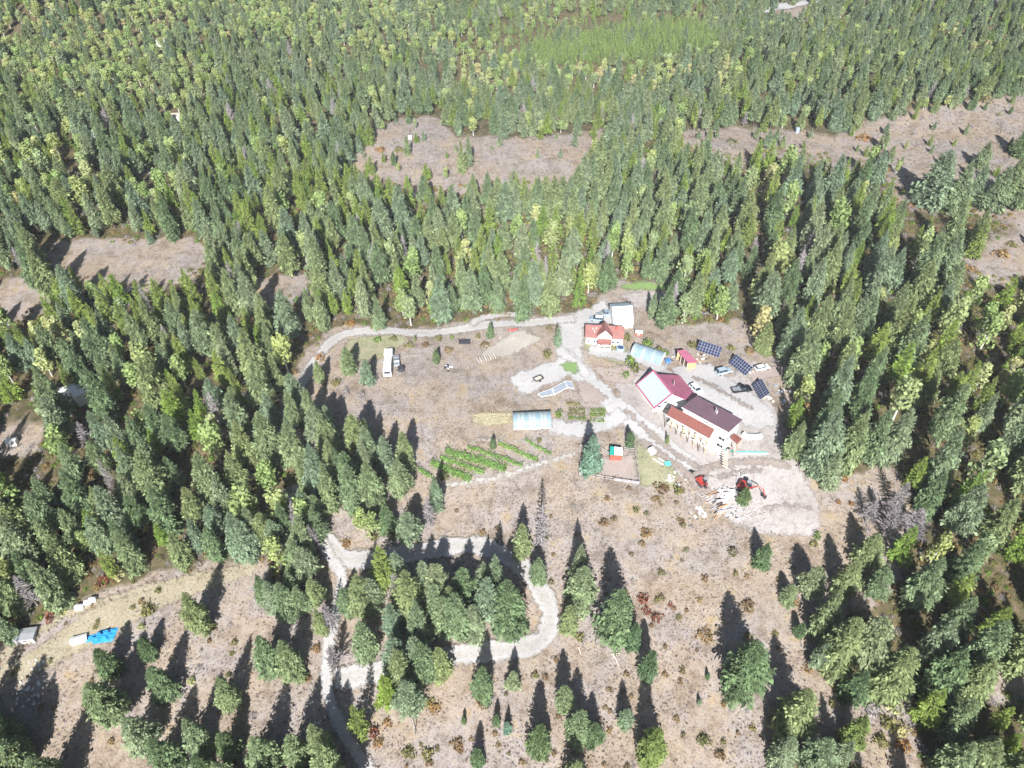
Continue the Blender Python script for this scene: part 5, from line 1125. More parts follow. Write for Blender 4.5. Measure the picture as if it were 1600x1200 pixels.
tp = [f1_(I_, wf-I_, zl(wf-I_)-.3), f1_(Lr-I_, wf-I_, zl(wf-I_)-.3), f1_(Lr-I_, .0, zr-.35), f1_(I_, 0, zr-.35)]
bt = [f1_(I_, wf-I_, zb-1.5), f1_(Lr-I_, wf-I_, zb-1.5), f1_(Lr-I_, 0, zb-1.5), f1_(I_, 0, zb-1.5)]
m.add(tp+bt, [(0, 1, 5, 4), (1, 2, 6, 5), (3, 0, 4, 7), (2, 3, 7, 6), (3, 2, 1, 0)]); obj('wall', m, 'white_wall', r1)
m = MB(); kx = np.dot(k0-RA, u1)+.5; kz = lambda b: zkb(b)-.32
tp2 = [f1_(bs*.62+.4, -.01, kz(0)), f1_(Lr-I_, -.01, kz(0)), f1_(Lr+1.2, -wb*.45, kz(wb*.45)), f1_(Lr+.6, -wb+.5, kz(wb-.5)), f1_(kx, -wb+.5, kz(wb-.5))]
m.add(tp2+[W(p[0], p[1], zb-1.5) for p in tp2], [(4, 3, 2, 1, 0)]+[(i, (i+1) % 5, (i+1) % 5+5, i+5) for i in range(5)]); obj('back_wall', m, 'white_wall', r1)
for b_, z_, wd in ((wf*.28, zb+4.6, 1.2), (wf*.62, zb+3.6, 1.2), (wf*.80, zb+1.1, 1.1), (wf*.35, zb+1.2, 1.1)):
    window(r1, f1_(Lr-I_, b_, z_), v1, u1, wd, .8)
for i_ in range(6):
    window(r1, f1_(.9+(Lr-1.8)*(i_+.5)/6, wf-I_, zb+1.7), u1, v1, 1.0, 1.3, 'window_glass', 'timber')
obj('footing', MB().slab([f1_(-.2, wf-.38, zb+.25), f1_(Lr+.2, wf-.38, zb+.25), f1_(Lr+.2, wf+.2, zb+.25), f1_(-.2, wf+.2, zb+.25)], 1.2, W(0, 0, 1)), 'dark_steel', r1)
c_ = f1_(Lr*.62, -wb*.36, zkb(wb*.36)); obj('chimney', MB().tube(c_-W(0, 0, .3), c_+W(0, 0, 1.6), .16, .16, 8), 'galvanised', r1)

# --- red roofed cottage
gzc = gz(945, 540); zr = gzc+5.6
RA = atz(915, 506.8, zr); RB = atz(976, 509.8, zr)
e0 = atz(912.4, 523, gzc+3.0); e1 = atz(975.4, 528, gzc+3.0)
uu = nrm([(RB-RA)[0], (RB-RA)[1], 0]); vv = W(uu[1], -uu[0], 0); wf = np.dot((e0+e1)/2-(RA+RB)/2, vv); print('cottage', np.linalg.norm(RB-RA), wf)
rc = thing('cottage', 'small white cottage with a rust red metal roof and a central gable over its porch', 'house', W(RA[0], RA[1], gzc))
terra = ribmat('rust_red_metal', (.24, .105, .09), .5, 12, tuple(uu), spec=.35)
wf = max(3.2, min(wf, 5))
g_ = gable(rc, RA, RB, wf, 2.6, wf, 2.6, gzc-1.2, terra, terra, 'white_wall')
def fc(a, b, z): p = RA+uu*a+vv*b; return W(p[0], p[1], z)
Lc = np.linalg.norm((RB-RA)[:2]); ca = Lc*.5; hw = 2.4
m1 = MB().slab([fc(ca, -1.0, zr+.9), fc(ca, wf+.5, zr+.9), fc(ca-hw, wf+.5, zr-1.6), fc(ca-hw, -1, zr-1.6)], .13)
m2 = MB().slab([fc(ca+.004, wf+.5, zr+.9), fc(ca+.004, -1.0, zr+.9), fc(ca+hw, -1, zr-1.6), fc(ca+hw, wf+.5, zr-1.6)], .13)
obj('gable_roof', m1, terra, rc); obj('gable_roof', m2, terra, rc)
m = MB(); pr = [(ca-hw+.35, gzc-1.2), (ca+hw-.35, gzc-1.2), (ca+hw-.35, zr-1.5), (ca, zr+.7), (ca-hw+.35, zr-1.5)]
v_ = [fc(a_, wf+.15, z_) for a_, z_ in pr]+[fc(a_, -.9, z_) for a_, z_ in pr]
m.add(v_, [(0, 1, 2, 3, 4), (9, 8, 7, 6, 5)]+[(i, i+5, (i+1) % 5+5, (i+1) % 5) for i in range(5)]); obj('gable_wall', m, 'white_wall', rc)
obj('porch_roof', MB().slab([fc(ca-2.1, wf+.17, gzc+3.0), fc(ca+2.1, wf+.17, gzc+3.0), fc(ca+2.1, wf+2.1, gzc+2.3), fc(ca-2.1, wf+2.1, gzc+2.3)], .12), terra, rc)
for a_ in (ca-1.9, ca, ca+1.9): obj('porch_post', MB().tube(fc(a_, wf+1.9, gzc-1), fc(a_, wf+1.9, gzc+2.2), .1), 'white_wall', rc)
obj('porch_rail', MB().slab([fc(ca-2, wf+1.95, gzc+.8), fc(ca+2, wf+1.95, gzc+.8), fc(ca+2, wf+2.05, gzc+.8), fc(ca-2, wf+2.05, gzc+.8)], 1.4, W(0, 0, 1)), 'white_wall', rc)
for a_ in (.08, .24, .30, .74, .88): window(rc, W(*onwall(g_['F0'], g_['F1'], a_, 0)[:2], gzc+1.5), uu, vv, .8 if a_ != .08 else .5, .9)
window(rc, fc(ca-.9, wf+.17, gzc+1.4), uu, vv, .9, 1.8); window(rc, fc(ca+.8, wf+.17, gzc+1.5), uu, vv, 1.1, 1.0)
for a_, b_ in ((Lc*.20, wf*.35), (Lc*.28, wf*.3), (Lc*.24, wf*.55)):
    z_ = zr-2.6*b_/wf; obj('roof_vent', MB().tube(fc(a_, b_, z_-.1), fc(a_, b_, z_+.6), .12), 'white_wall', rc)
obj('chimney', MB().box(fc(Lc*.79, wf*.25, zr-.1), (.6, .6, 1.3), math.atan2(uu[1], uu[0])), 'red_roof', rc)

# --- white barn
gb = gz(975, 503); zr = gb+5.6; RA = atz(956.5, 479.5, zr); RB = atz(988, 477.5, zr)
uu = nrm([(RB-RA)[0], (RB-RA)[1], 0]); vv = W(uu[1], -uu[0], 0)
e0 = atz(962, 501, gb+1.2); e1 = atz(991, 502.5, gb+1.2); wf = np.dot((e0+e1)/2-(RA+RB)/2, vv); print('barn', np.linalg.norm(RB-RA), wf)
rb_ = thing('white_barn', 'white barn covered in pale sheeting, its long front slope reaching nearly to the ground', 'barn', W(RA[0], RA[1], gb))
wf = max(4, min(wf, 7.5))
gable(rb_, RA, RB, wf, 4.4, 3.6, 1.4, gb-1.5, 'white_sheet', 'poly_blue', 'white_sheet', over=.15)
for i_ in range(1, 6):
    p = RA+uu*(np.linalg.norm(RB-RA)*i_/6)+vv*wf*.5; 
    obj('batten', MB().slab([RA+uu*(np.linalg.norm(RB-RA)*i_/6)-uu*.04+W(0, 0, .03), RA+uu*(np.linalg.norm(RB-RA)*i_/6)+uu*.04+W(0, 0, .03), RA+uu*(np.linalg.norm(RB-RA)*i_/6)+uu*.04+vv*wf+W(0, 0, -4.37), RA+uu*(np.linalg.norm(RB-RA)*i_/6)-uu*.04+vv*wf+W(0, 0, -4.37)], .06), 'poly_film', rb_)
p = RA+uu*6.2-vv*2.0; obj('vent', MB().box(W(p[0], p[1], zr-.3), (.6, .6, .5)), 'dark_steel', rb_)

# --- tunnel greenhouses
def tunnel(label, p0, p1, width, hgt, film, side, n=9):
    """axis from ground pixel p0 to p1"""
    A_, B_ = at(*p0), at(*p1); u_ = nrm([(B_-A_)[0], (B_-A_)[1], 0]); v_ = W(u_[1], -u_[0], 0)
    if v_[1] > 0: v_ = -v_
    L_ = np.linalg.norm((B_-A_)[:2]); z0 = min(A_[2], B_[2])-.1
    r = thing('greenhouse', label, 'greenhouse', W(A_[0], A_[1], z0))
    prof = [(width/2*math.cos(math.pi*i/10), hgt*math.sin(math.pi*i/10)**.8) for i in range(11)]
    f_ = lambda a, b, z: W(*(A_+u_*a+v_*b)[:2], z0+z)
    for k_ in range(n):
        a0_, a1_ = L_*k_/n+.03, L_*(k_+1)/n-.03; m = MB(); vs = [f_(a0_, b, z+.3) for b, z in prof]+[f_(a1_, b, z+.3) for b, z in prof]
        m.add(vs, [(i, i+1, 12+i, 11+i) for i in range(10)]); obj('film_panel', m, film if k_ % 3 else side, r)
    m = MB()
    for k_ in range(n+1):
        for i in range(10):
            a_ = L_*k_/n; m.tube(f_(a_, prof[i][0]*1.01, prof[i][1]*1.01+.31), f_(a_, prof[i+1][0]*1.01, prof[i+1][1]*1.01+.31), .07, .07, 4)
    obj('hoops', m, 'galvanised', r)
    m = MB()
    for s_ in (-1, 1): m.slab([f_(0, s_*width/2, .32), f_(L_, s_*width/2, .32), f_(L_, s_*(width/2+.12), .32), f_(0, s_*(width/2+.12), .32)], .8, W(0, 0, 1))
    obj('base_board', m, 'grey_board', r)
    for a_ in (0.0, L_):
        m = MB(); m.add([f_(a_, b*.98, z*.98+.3) for b, z in prof]+[f_(a_, width/2*.98, -.4), f_(a_, -width/2*.98, -.4)][::-1], [tuple(range(13))]); obj('end_wall', m, 'white_sheet', r)
    return r
tunnel('pale blue tunnel greenhouse lying slantwise above the white glazed house', (989.5, 547), (1035, 564), 5.0, 2.6, 'tunnel_blue', 'tunnel_film')
tunnel('white tunnel greenhouse lying level in the middle of the clearing', (801.5, 659), (860, 657.5), 5.2, 2.4, 'tunnel_film', 'tunnel_blue', 10)

# --- crimson roofed shed
gs = gz(1080, 573); A_ = atz(1057.8, 547.5, gs+3.6); B_ = atz(1071.2, 546.2, gs+3.6); C2 = atz(1090.3, 566.2, gs+2.7); D2 = atz(1075.4, 567, gs+2.7)
rs = thing('open_shed', 'open fronted wooden shed with a crimson roof beside the first solar array', 'shed', W(A_[0], A_[1], gs))
obj('roof', MB().slab([A_, B_, C2, D2], .15), crimson, rs)
ins = lambda P, k_=.12: P*(1-k_)+(A_+B_+C2+D2)/4*k_
aa, bb, cc, dd = [ins(p) for p in (A_, B_, C2, D2)]
m = MB()
for p, q in ((bb, cc), (cc, dd), (aa, bb)): m.add([p-W(0, 0, .16), q-W(0, 0, .16), W(q[0], q[1], gs-.6), W(p[0], p[1], gs-.6)], [(0, 1, 2, 3)])
o_ = obj('wall', m, 'orange_wood', rs); md = o_.modifiers.new('s', 'SOLIDIFY'); md.thickness = .1
for t_ in (0, .33, .66, 1): p = dd*(1-t_)+aa*t_; obj('post', MB().tube(W(p[0], p[1], gs-.6), W(p[0], p[1], p[2]-.15), .1, .1, 5), 'pale_wood', rs)
mid = (aa+dd)/2+nrm([(bb-aa)[0], (bb-aa)[1], 0])*.9; obj('firewood', MB().box(W(mid[0], mid[1], gs+.8), (1.0, 4.2, 1.6), math.atan2((aa-dd)[1], (aa-dd)[0])-math.pi/2), 'dark_timber', rs)

# --- sheep shed with teal and white roof, pen fence
gs = gz(962, 716); A_ = atz(953.6, 697, gs+2.8); B_ = atz(972.6, 700, gs+2.8); C2 = atz(972.8, 711.6, gs+2.3); D2 = atz(952.3, 710.6, gs+2.3)
rp = thing('animal_shed', 'small shed with a roof half teal and half white inside the fenced pen', 'shed', W(A_[0], A_[1], gs))
mt, mb_ = A_*.66+B_*.34, D2*.62+C2*.38
obj('roof', MB().slab([A_, mt, mb_, D2], .1), 'teal_sheet', rp, label='teal roof sheet'); obj('roof', MB().slab([mt+W(.01, 0, .07), B_+W(0, 0, .07), C2+W(0, 0, .07), mb_+W(.01, 0, .07)], .1), 'white_sheet', rp, label='white roof sheet')
aa, bb, cc, dd = [p*.9+(A_+B_+C2+D2)/4*.1 for p in (A_, B_, C2, D2)]
m = MB()
for p, q in ((aa, bb), (bb, cc), (dd, aa)): m.add([p-W(0, 0, .12), q-W(0, 0, .12), W(q[0], q[1], gs-.6), W(p[0], p[1], gs-.6)], [(0, 1, 2, 3)])
o_ = obj('wall', m, 'weathered_beige', rp); o_.modifiers.new('s', 'SOLIDIFY').thickness = .08
m = MB(); m.add([dd-W(0, 0, .12), cc-W(0, 0, .12), W(cc[0], cc[1], gs-.4), W(dd[0], dd[1], gs-.4)], [(0, 1, 2, 3)]); o_ = obj('front', m, 'red_roof', rp); o_.modifiers.new('s', 'SOLIDIFY').thickness = .08
def fence(label, px, hgt, solid=(), m_='grey_board', sp=2.4, rails=2):
    P_ = [at(*p) for p in px]; r = thing('fence', label, 'fence', P_[0])
    seg = []
    for i in range(len(P_)-1):
        L_ = np.linalg.norm(P_[i+1]-P_[i]); n = max(1, int(round(L_/sp)))
        for k_ in range(n): seg.append((P_[i]*(1-k_/n)+P_[i+1]*(k_/n), P_[i]*(1-(k_+1)/n)+P_[i+1]*((k_+1)/n), i, (k_+.5)/n))
    fx = lambda p: W(p[0], p[1], terr(p[0], p[1]))
    for a_, b_, i, t_ in seg:
        a_, b_ = fx(a_), fx(b_); obj('post', MB().tube(a_-W(0, 0, .3), a_+W(0, 0, hgt), .11, .10, 5), 'dark_timber', r)
        m = MB()
        for k_ in range(rails): z = hgt*(k_+.8)/rails; m.tube(a_+W(0, 0, z), b_+W(0, 0, z), .06, .06, 4)
        obj('rail', m, m_, r)
        if any(i == s_[0] and s_[1] <= t_ <= s_[2] for s_ in solid):
            d_ = nrm(b_-a_); v_ = nrm(np.cross(d_, [0, 0, 1]))*.07; 
            for z in (.25, .55, .85): obj('board', MB().slab([a_+v_+W(0, 0, z), b_+v_+W(0, 0, z), b_+v_+W(0, 0, z+.24), a_+v_+W(0, 0, z+.16)], .03, nrm(v_)), 'grey_board', r)
    obj('post', MB().tube(fx(P_[-1])-W(0, 0, .3), fx(P_[-1])+W(0, 0, hgt), .07, .06, 5), 'dark_timber', r)
fence('low board and rail fence round the pen of the teal roofed shed', [(952, 712), (938, 704), (905, 700), (904, 742), (999, 757), (992, 706), (974, 704)], 1.3, [(3, .0, .16), (3, .62, .98)])

# --- solar arrays
def solar(label, TL, TR, BR, BL, hb=.7, ht=3.0):
    g_ = at(*(np.array(BL)+np.array(BR))/2); tl, tr, br, bl = atz(*TL, g_[2]+ht), atz(*TR, g_[2]+ht), atz(*BR, g_[2]+hb), atz(*BL, g_[2]+hb)
    r = thing('solar_array', label, 'solar panels', g_)
    n_ = nrm(np.cross(tr-tl, bl-tl)); n_ = n_ if n_[2] > 0 else -n_
    B = lambda s_, t_: (tl*(1-s_)+tr*s_)*(1-t_)+(bl*(1-s_)+br*s_)*t_
    for j in range(2):
        for i in range(8):
            s0_, s1_, t0_, t1_ = i/8+.003, (i+1)/8-.003, j/2+.006, (j+1)/2-.006
            fo = obj('solar_panel', MB().slab([B(s0_, t0_), B(s1_, t0_), B(s1_, t1_), B(s0_, t1_)], .05, n_), 'pv_frame', r); ORG[fo.name] = ORG[r.name]
            m = MB(); ds, dt = .006, .012; tm = (t0_+t1_)/2
            for a_, b_ in ((t0_+dt, tm-.008), (tm+.008, t1_-dt)): m.slab([B(s0_+ds, a_)+n_*.012, B(s1_-ds, a_)+n_*.012, B(s1_-ds, b_)+n_*.012, B(s0_+ds, b_)+n_*.012], .01, n_)
            obj('cells', m, 'pv_cell', fo)
    for s_ in (.12, .5, .88):
        m = MB()
        for t_ in (.15, .85):
            p = B(s_, t_)-n_*.1; m.tube(p, W(p[0], p[1], g_[2]-1.2), .07, .07, 5)
        m.tube(B(s_, .03)-n_*.12, B(s_, .97)-n_*.12, .05, .05, 4); obj('stand', m, 'galvanised', r)
solar('first solar array, highest up the slope, tilted over the red roofed shed', (1094, 531), (1129, 542.8), (1123, 559), (1087.8, 547.2))
solar('middle solar array between the other two above the parking yard', (1150.3, 553), (1177, 574), (1165, 587), (1138, 567.3))
solar('last solar array, steepest, to the right of the black pickup', (1190, 591.3), (1203, 614), (1188.3, 624), (1174, 600.8))

# ------------------------------------------------------------------ vehicles
def car(name, label, cat, px, head, L_, Wd, H_, paint, kind, roofm=None):
    g_ = at(*px); d_ = at(px[0]+head[0], px[1]+head[1])-g_; ang = math.atan2(d_[1], d_[0]); r = thing(name, label, cat, g_); fr = frame(g_+W(0, 0, .12), ang)
    h = H_; w_ = Wd/2
    if kind == 'pickup':
        body = [(-L_/2, .35), (-L_/2, .98), (L_*.22, 1.0), (L_*.24, 1.05), (L_*.47, .92), (L_/2, .75), (L_/2, .35)]
        cab = [(-L_*.10, 1.0), (-L_*.08, h-.05), (-L_*.05, h), (L_*.10, h), (L_*.23, 1.04)]
    else:
        body = [(-L_/2, .35), (-L_/2+.05, 1.0), (L_*.20, 1.02), (L_*.44, .90), (L_/2, .70), (L_/2, .35)]
        cab = [(-L_*.48, 1.0), (-L_*.44, h-.12), (-L_*.38, h), (L_*.08, h), (L_*.24, 1.02)]
    obj('body', MB().extr(body, -w_, w_, fr, .10, .75), paint, r, False)
    obj('cabin', MB().extr(cab, -w_+.06, w_-.06, fr, .16, 1.0), 'window_glass', r)
    rm = MB(); x0_, x1_ = cab[2][0]-.08, cab[3][0]+.06
    rm.slab([fr(x0_, -w_+.24, h+.04), fr(x1_, -w_+.24, h+.04), fr(x1_, w_-.24, h+.04), fr(x0_, w_-.24, h+.04)], .07); obj('roof', rm, roofm or paint, r)
    pm = MB()
    for s_ in (-1, 1):
        for xx in (cab[0][0]+.08, (cab[1][0]+cab[3][0])/2, cab[-1][0]-.15):
            xt = min(max(xx, x0_+.05), x1_-.05); pm.tube(fr(xx, s_*(w_-.07), 1.0), fr(xt, s_*(w_-.22), h), .045, .045, 4)
    obj('pillars', pm, paint, r)
    if kind == 'pickup':
        bd = MB(); bd.box(fr((-L_/2-L_*.10)/2, 0, 1.0), (L_*.37, Wd*.78, .06), ang); obj('bed_load', bd, 'galvanised', r)
        tb_ = MB(); tb_.box(fr(-L_*.145, 0, 1.12), (.5, Wd*.86, .28), ang); obj('tool_box', tb_, 'galvanised', r)
    for sx in (-.31, .31):
        for s_ in (-1, 1):
            wh = obj('wheel', MB().tube(fr(L_*sx, s_*(w_-.20), .24), fr(L_*sx, s_*(w_+.02), .24), .36, .36, 12), 'tyre', r); ORG[wh.name] = ORG[r.name]
            obj('rim', MB().tube(fr(L_*sx, s_*(w_+.0), .24), fr(L_*sx, s_*(w_+.035), .24), .2, .2, 8), 'chrome', wh)
    for s_ in (-1, 1):
        obj('headlight', MB().box(fr(L_/2+.0, s_*(w_-.25), .66), (.08, .3, .16), ang), 'white_wall', r); obj('mirror', MB().box(fr(L_*.17, s_*(w_+.08), 1.1), (.12, .18, .14), ang), paint, r)
    return r
car('parked_van', 'silver blue minivan parked in the yard in front of the middle solar array', 'van', (1130, 583), (20, -5), 5.0, 1.95, 1.75, 'silver_paint', 'van')
car('pickup_truck', 'black pickup with a pale load bed parked on the gravel', 'pickup truck', (1158, 611), (24, -2), 5.9, 2.0, 1.85, 'black_paint', 'pickup')
car('parked_car', 'white car half hidden behind the crimson roof', 'car', (1087, 611), (8, 9), 4.6, 1.85, 1.5, 'white_paint', 'van')
car('parked_car', 'pale blue grey car parked behind the red roofed cottage', 'car', (932, 501), (-14, -2), 4.6, 1.85, 1.6, 'blue_grey_paint', 'van', 'white_paint')
car('pickup_truck', 'grey pickup with an empty bed beside the white barn', 'pickup truck', (945, 493), (13, -3), 5.4, 1.95, 1.7, 'blue_grey_paint', 'pickup')
car('parked_car', 'white car with a dark windscreen behind the middle solar array', 'car', (1190, 577), (15, -4), 4.5, 1.8, 1.35, 'white_paint', 'van')
car('camper_truck', 'grey pickup parked on the right side of the white camper', 'pickup truck', (620, 566), (-1, -12), 5.0, 1.9, 1.7, 'grey_sheet', 'pickup')
# white camper
g_ = at(606, 590); d_ = nrm([*(at(608, 560)-g_)[:2], 0]); ang = math.atan2(d_[1], d_[0]); fr = frame(g_, ang); r = thing('camper', 'long white camper with a turquoise stripe standing alone in the clearing', 'camper', g_)
obj('body', MB().extr([(0, .5), (0, 2.6), (.5, 2.95), (6.6, 2.95), (7.0, 2.6), (7.0, .5)], -1.2, 1.2, fr, .12, 2.4), 'white_paint', r)
obj('stripe', MB().slab([fr(6.2, -1.1, 2.97), fr(6.8, -1.1, 2.90), fr(6.8, 1.1, 2.90), fr(6.2, 1.1, 2.97)], .05), 'turquoise', r)
obj('rear_box', MB().extr([(7.05, .5), (7.05, 3.2), (7.4, 3.35), (9.4, 3.35), (9.6, 3.1), (9.6, .5)], -1.3, 1.3, fr, .1, 2.8), 'white_sheet', r)
for s_ in (-1, 1):
    for x_ in (1.6, 7.8): obj('wheel', MB().tube(fr(x_, s_*.95, .42), fr(x_, s_*1.22, .42), .42, .42, 12), 'tyre', r)
for x_ in (1.5, 3.4, 5.2): obj('window', MB().box(fr(x_, -1.2, 1.9), (.9, .06, .5), ang), 'window_glass', r)
obj('windscreen', MB().box(fr(-.02, 0, 1.9), (.06, 1.8, .8), ang), 'window_glass', r)
for x_ in (2.4, 4.6): obj('roof_vent', MB().box(fr(x_, .3, 3.0), (.5, .5, .2), ang), 'white_sheet', r)
tag(obj('round_shadow', MB().tube(at(627, 578), at(627, 578)+W(0, 0, 1.1), 1.1, 1.0, 14), 'dark_steel'), 'dark round form standing in for a shadow right of the white camper', 'shadow form')  # dark solid put in for a round shadow beside the camper

# --- excavators
def excavator(label, px, face, arm, s=1.0):
    g_ = at(*px); d_ = at(px[0]+face[0], px[1]+face[1])-g_; ang = math.atan2(d_[1], d_[0]); fr0 = frame(g_, ang); fr = lambda x, y, z: fr0(x*s, y*s, z*s)
    r = thing('excavator', label, 'excavator', g_)
    for s_ in (-1, 1):
        obj('track', MB().extr([(-1.5, .15), (-1.7, .45), (-1.4, .8), (1.4, .8), (1.7, .45), (1.5, .15)], s_*1.15-.28, s_*1.15+.28, fr), 'dark_steel', r)
    obj('body', MB().extr([(-1.9, .9), (-2.0, 1.7), (-1.5, 2.1), (-.2, 2.1), (-.1, 1.5), (1.0, 1.5), (1.1, .9)], -1.15, 1.15, fr, .1, 1.4), 'red_paint', r)
    cb = obj('cab', MB().extr([(-.1, 1.45), (-.1, 2.8), (.9, 2.8), (1.15, 2.0), (1.15, 1.45)], .15, 1.1, fr, .08, 2.0), 'window_glass', r); ORG[cb.name] = ORG[r.name]
    obj('cab_roof', MB().slab([fr(-.15, .15, 2.88), fr(.95, .15, 2.88), fr(.95, 1.1, 2.88), fr(-.15, 1.1, 2.88)], .1), 'grey_sheet', cb)
    q = [fr(*a_) for a_ in arm]
    obj('boom', MB().tube(q[0], q[1], .26*s, .22*s, 4).tube(q[1], q[2], .22*s, .17*s, 4), 'red_paint', r)
    obj('arm', MB().tube(q[2], q[3], .17*s, .13*s, 4), 'red_paint', r)
    b_ = q[3]; obj('bucket', MB().box(b_, (.8*s, .7*s, .7*s), ang), 'dark_steel', r)
    return r
excavator('small red excavator with its arm folded, left of the lumber pile', (1096, 756), (5, 7), [(1.0, -.3, 1.4), (2.2, -.3, 2.5), (2.6, -.3, 2.4), (2.3, -.3, 1.0)], .8)
excavator('red excavator reaching its long arm down onto the dirt lot', (1164, 765), (14, 8), [(1.0, -.3, 1.5), (2.6, -.3, 3.4), (4.2, -.3, 3.1), (5.2, -.3, .7)], 1.0)

# ------------------------------------------------------------------ garden rows
folmat('dry_corn', [(.46, .42, .22), (.50, .46, .28)], .7, 1.25)
folmat('vine_leaves', [(.20, .36, .09), (.24, .40, .10)], .6, 1.35)
def vine(label, a, b, wd=1.0, h=1.2, matn='vine_leaves', name='vine_row', cat='vine row', posts=True, dens=40, group=None):
    A_, B_ = at(*a), at(*b); L_ = np.linalg.norm((B_-A_)[:2]); d_ = nrm([*(B_-A_)[:2], 0]); v_ = W(-d_[1], d_[0], 0)
    r = thing(name, label, cat, A_, group); n = int(L_*dens*wd); t_ = RN.rand(n); gap = .5+.5*np.sin(t_*L_*1.1+a[0])*np.sin(t_*L_*.37+a[1])
    c = A_[None, :2]+(B_-A_)[None, :2]*t_[:, None]+v_[None, :2]*(RN.randn(n)*wd*.22)[:, None]; z = terr(c[:, 0], c[:, 1])+RN.rand(n)**.7*h*(.55+.45*gap)
    P_ = np.stack([c[:, 0], c[:, 1], z], 1)-A_; nn = RN.randn(n, 3); nn[:, 2] = np.abs(nn[:, 2])+.5; nn /= np.linalg.norm(nn, axis=1)[:, None]
    t1 = np.cross(nn, RN.randn(n, 3)); t1 /= np.linalg.norm(t1, axis=1)[:, None]; t2 = np.cross(nn, t1); s_ = (.12+.14*RN.rand(n))[:, None]
    V = np.stack([P_-t1*s_, P_-t2*s_*.7, P_+t1*s_, P_+t2*s_*.7], 1).reshape(-1, 3); Fc = np.arange(n*4).reshape(-1, 4)
    o = bpy.data.objects.new('foliage', npmesh('foliage', V, Fc, MATS[matn], {'tone': ('FACE', RN.rand(n))})); link(o, r); o['kind'] = 'stuff'
    if posts:
        for k_ in range(max(2, int(L_/6))+1):
            p = A_+(B_-A_)*k_/max(2, int(L_/6)); obj('post', MB().tube(W(p[0], p[1], terr(p[0], p[1])-.2), W(p[0], p[1], terr(p[0], p[1])+1.7), .07, .06, 4), 'dark_timber', r)
        m = MB(); m.tube(W(A_[0], A_[1], A_[2]+1.4), W(B_[0], B_[1], B_[2]+1.4), .02, .02, 3); obj('wire', m, 'galvanised', r)
    return r
vine('shortest vine row at the lower left corner of the vineyard', (654, 732), (674, 748), 1.3)
vine('second vine row from the left, thick and green at its lower end', (674, 724), (736, 751), 2.6, 1.3)
vine('third vine row from the left with tall dark posts', (688, 716), (756, 740), 1.8)
vine('fourth and longest vine row, thick with leaves', (696, 707), (791, 735), 2.6, 1.4)
vine('fifth vine row, thin, left of the small round fir', (731, 700.5), (816, 729), 1.5)
vine('sixth vine row, right of the small round fir', (779, 694), (840, 720), 1.4, 1.1)
vine('last short vine row at the right end of the vineyard', (821, 689), (861, 711), 1.1, 1.0)
for i_, (a, b, wd, mt, lb) in enumerate([((889, 641), (914, 642), 1.6, 'olive_leaves', 'topmost yellowing vegetable bed left of the lane'), ((887, 647), (915, 648), 1.5, 'olive_leaves', 'second vegetable bed, olive, left group'), ((888, 654), (917, 655), 1.6, 'bright_leaves', 'lowest vegetable bed of the left group'),
    ((922, 642), (946, 642), 1.7, 'bright_leaves', 'topmost vegetable bed of the right group'), ((922, 649), (945, 650), 2.0, 'bright_leaves', 'middle bright vegetable bed of the right group'), ((922, 659), (944, 659), 1.7, 'bright_leaves', 'lowest vegetable bed of the right group by the track'), ((884, 630), (907, 634), 1.8, 'olive_leaves', 'loose green patch above the vegetable beds')]):
    vine(lb, a, b, wd, .8, mt, 'vegetable_bed', 'vegetable bed', False, 22)
for i_, (a, b, lb) in enumerate([((741, 651), (797, 648), 'upper row of dry yellow corn stalks'), ((740, 657), (799, 655), 'middle row of dry yellow corn stalks'), ((745, 662), (798, 661), 'lower row of dry yellow corn stalks')]):
    vine(lb+' left of the lower greenhouse', a, b, .8, 1.3, 'dry_corn', 'corn_row', 'corn row', False, 14)
for i_, (a, b) in enumerate([((938, 580), (985, 589)), ((940, 584), (984, 593)), ((943, 588), (982, 597)), ((932, 574), (976, 580))]):
    A_, B_ = at(*a), at(*b); d_ = nrm(B_-A_); v_ = nrm([-d_[1], d_[0], 0])*.45; up = W(0, 0, .22)
    lb = ['uppermost blue grey covered strip bed', 'second blue grey covered strip bed', 'lowest blue grey covered strip bed', 'olive planted strip bed above the covered ones'][i_]
    r = thing('strip_bed', lb+' below the cottage lane', 'garden bed', A_)
    obj('bed', MB().slab([A_-v_+up, B_-v_+up, B_+v_+up, A_+v_+up], .5, W(0, 0, 1)), 'grey_board' if i_ < 3 else 'timber', r)
    if i_ == 3: pass
    n = 60; t_ = RN.rand(n)[:, None]; c = A_+(B_-A_)*t_+v_*RN.uniform(-.8, .8, (n, 1))+W(0, 0, .3)-A_; q = RN.randn(n, 3)*.14; q2 = RN.randn(n, 3)*.14
    V = np.stack([c-q, c-q2, c+q, c+q2], 1).reshape(-1, 3); o = bpy.data.objects.new('plants', npmesh('plants', V, np.arange(n*4).reshape(-1, 4), MATS['olive_leaves'], {'tone': ('FACE', RN.rand(n))})); link(o, r); o['kind'] = 'stuff'

# ------------------------------------------------------------------ small things of the yard
def pile(name, label, cat, px, spread, n, size, mats_, flat=1.0, group=None, part='piece'):
    g_ = at(*px); r = thing(name, label, cat, g_, group)
    for i in range(n):
        a_ = RN.rand()*6.28; d_ = RN.rand()**.7; x, y = g_[0]+spread[0]*d_*math.cos(a_), g_[1]+spread[1]*d_*math.sin(a_)
        s_ = [q*(.35+.6*RN.rand()) for q in size]; tl = Matrix.Rotation(RN.randn()*.3*flat, 3, 'X') @ Matrix.Rotation(RN.randn()*.3*flat, 3, 'Y')
        obj(part, MB().box(W(x, y, float(terr(x, y))+s_[2]*.4+(1-d_)*spread[2]), s_, RN.rand()*6.28, tl), mats_[i % len(mats_)], r)
    return r
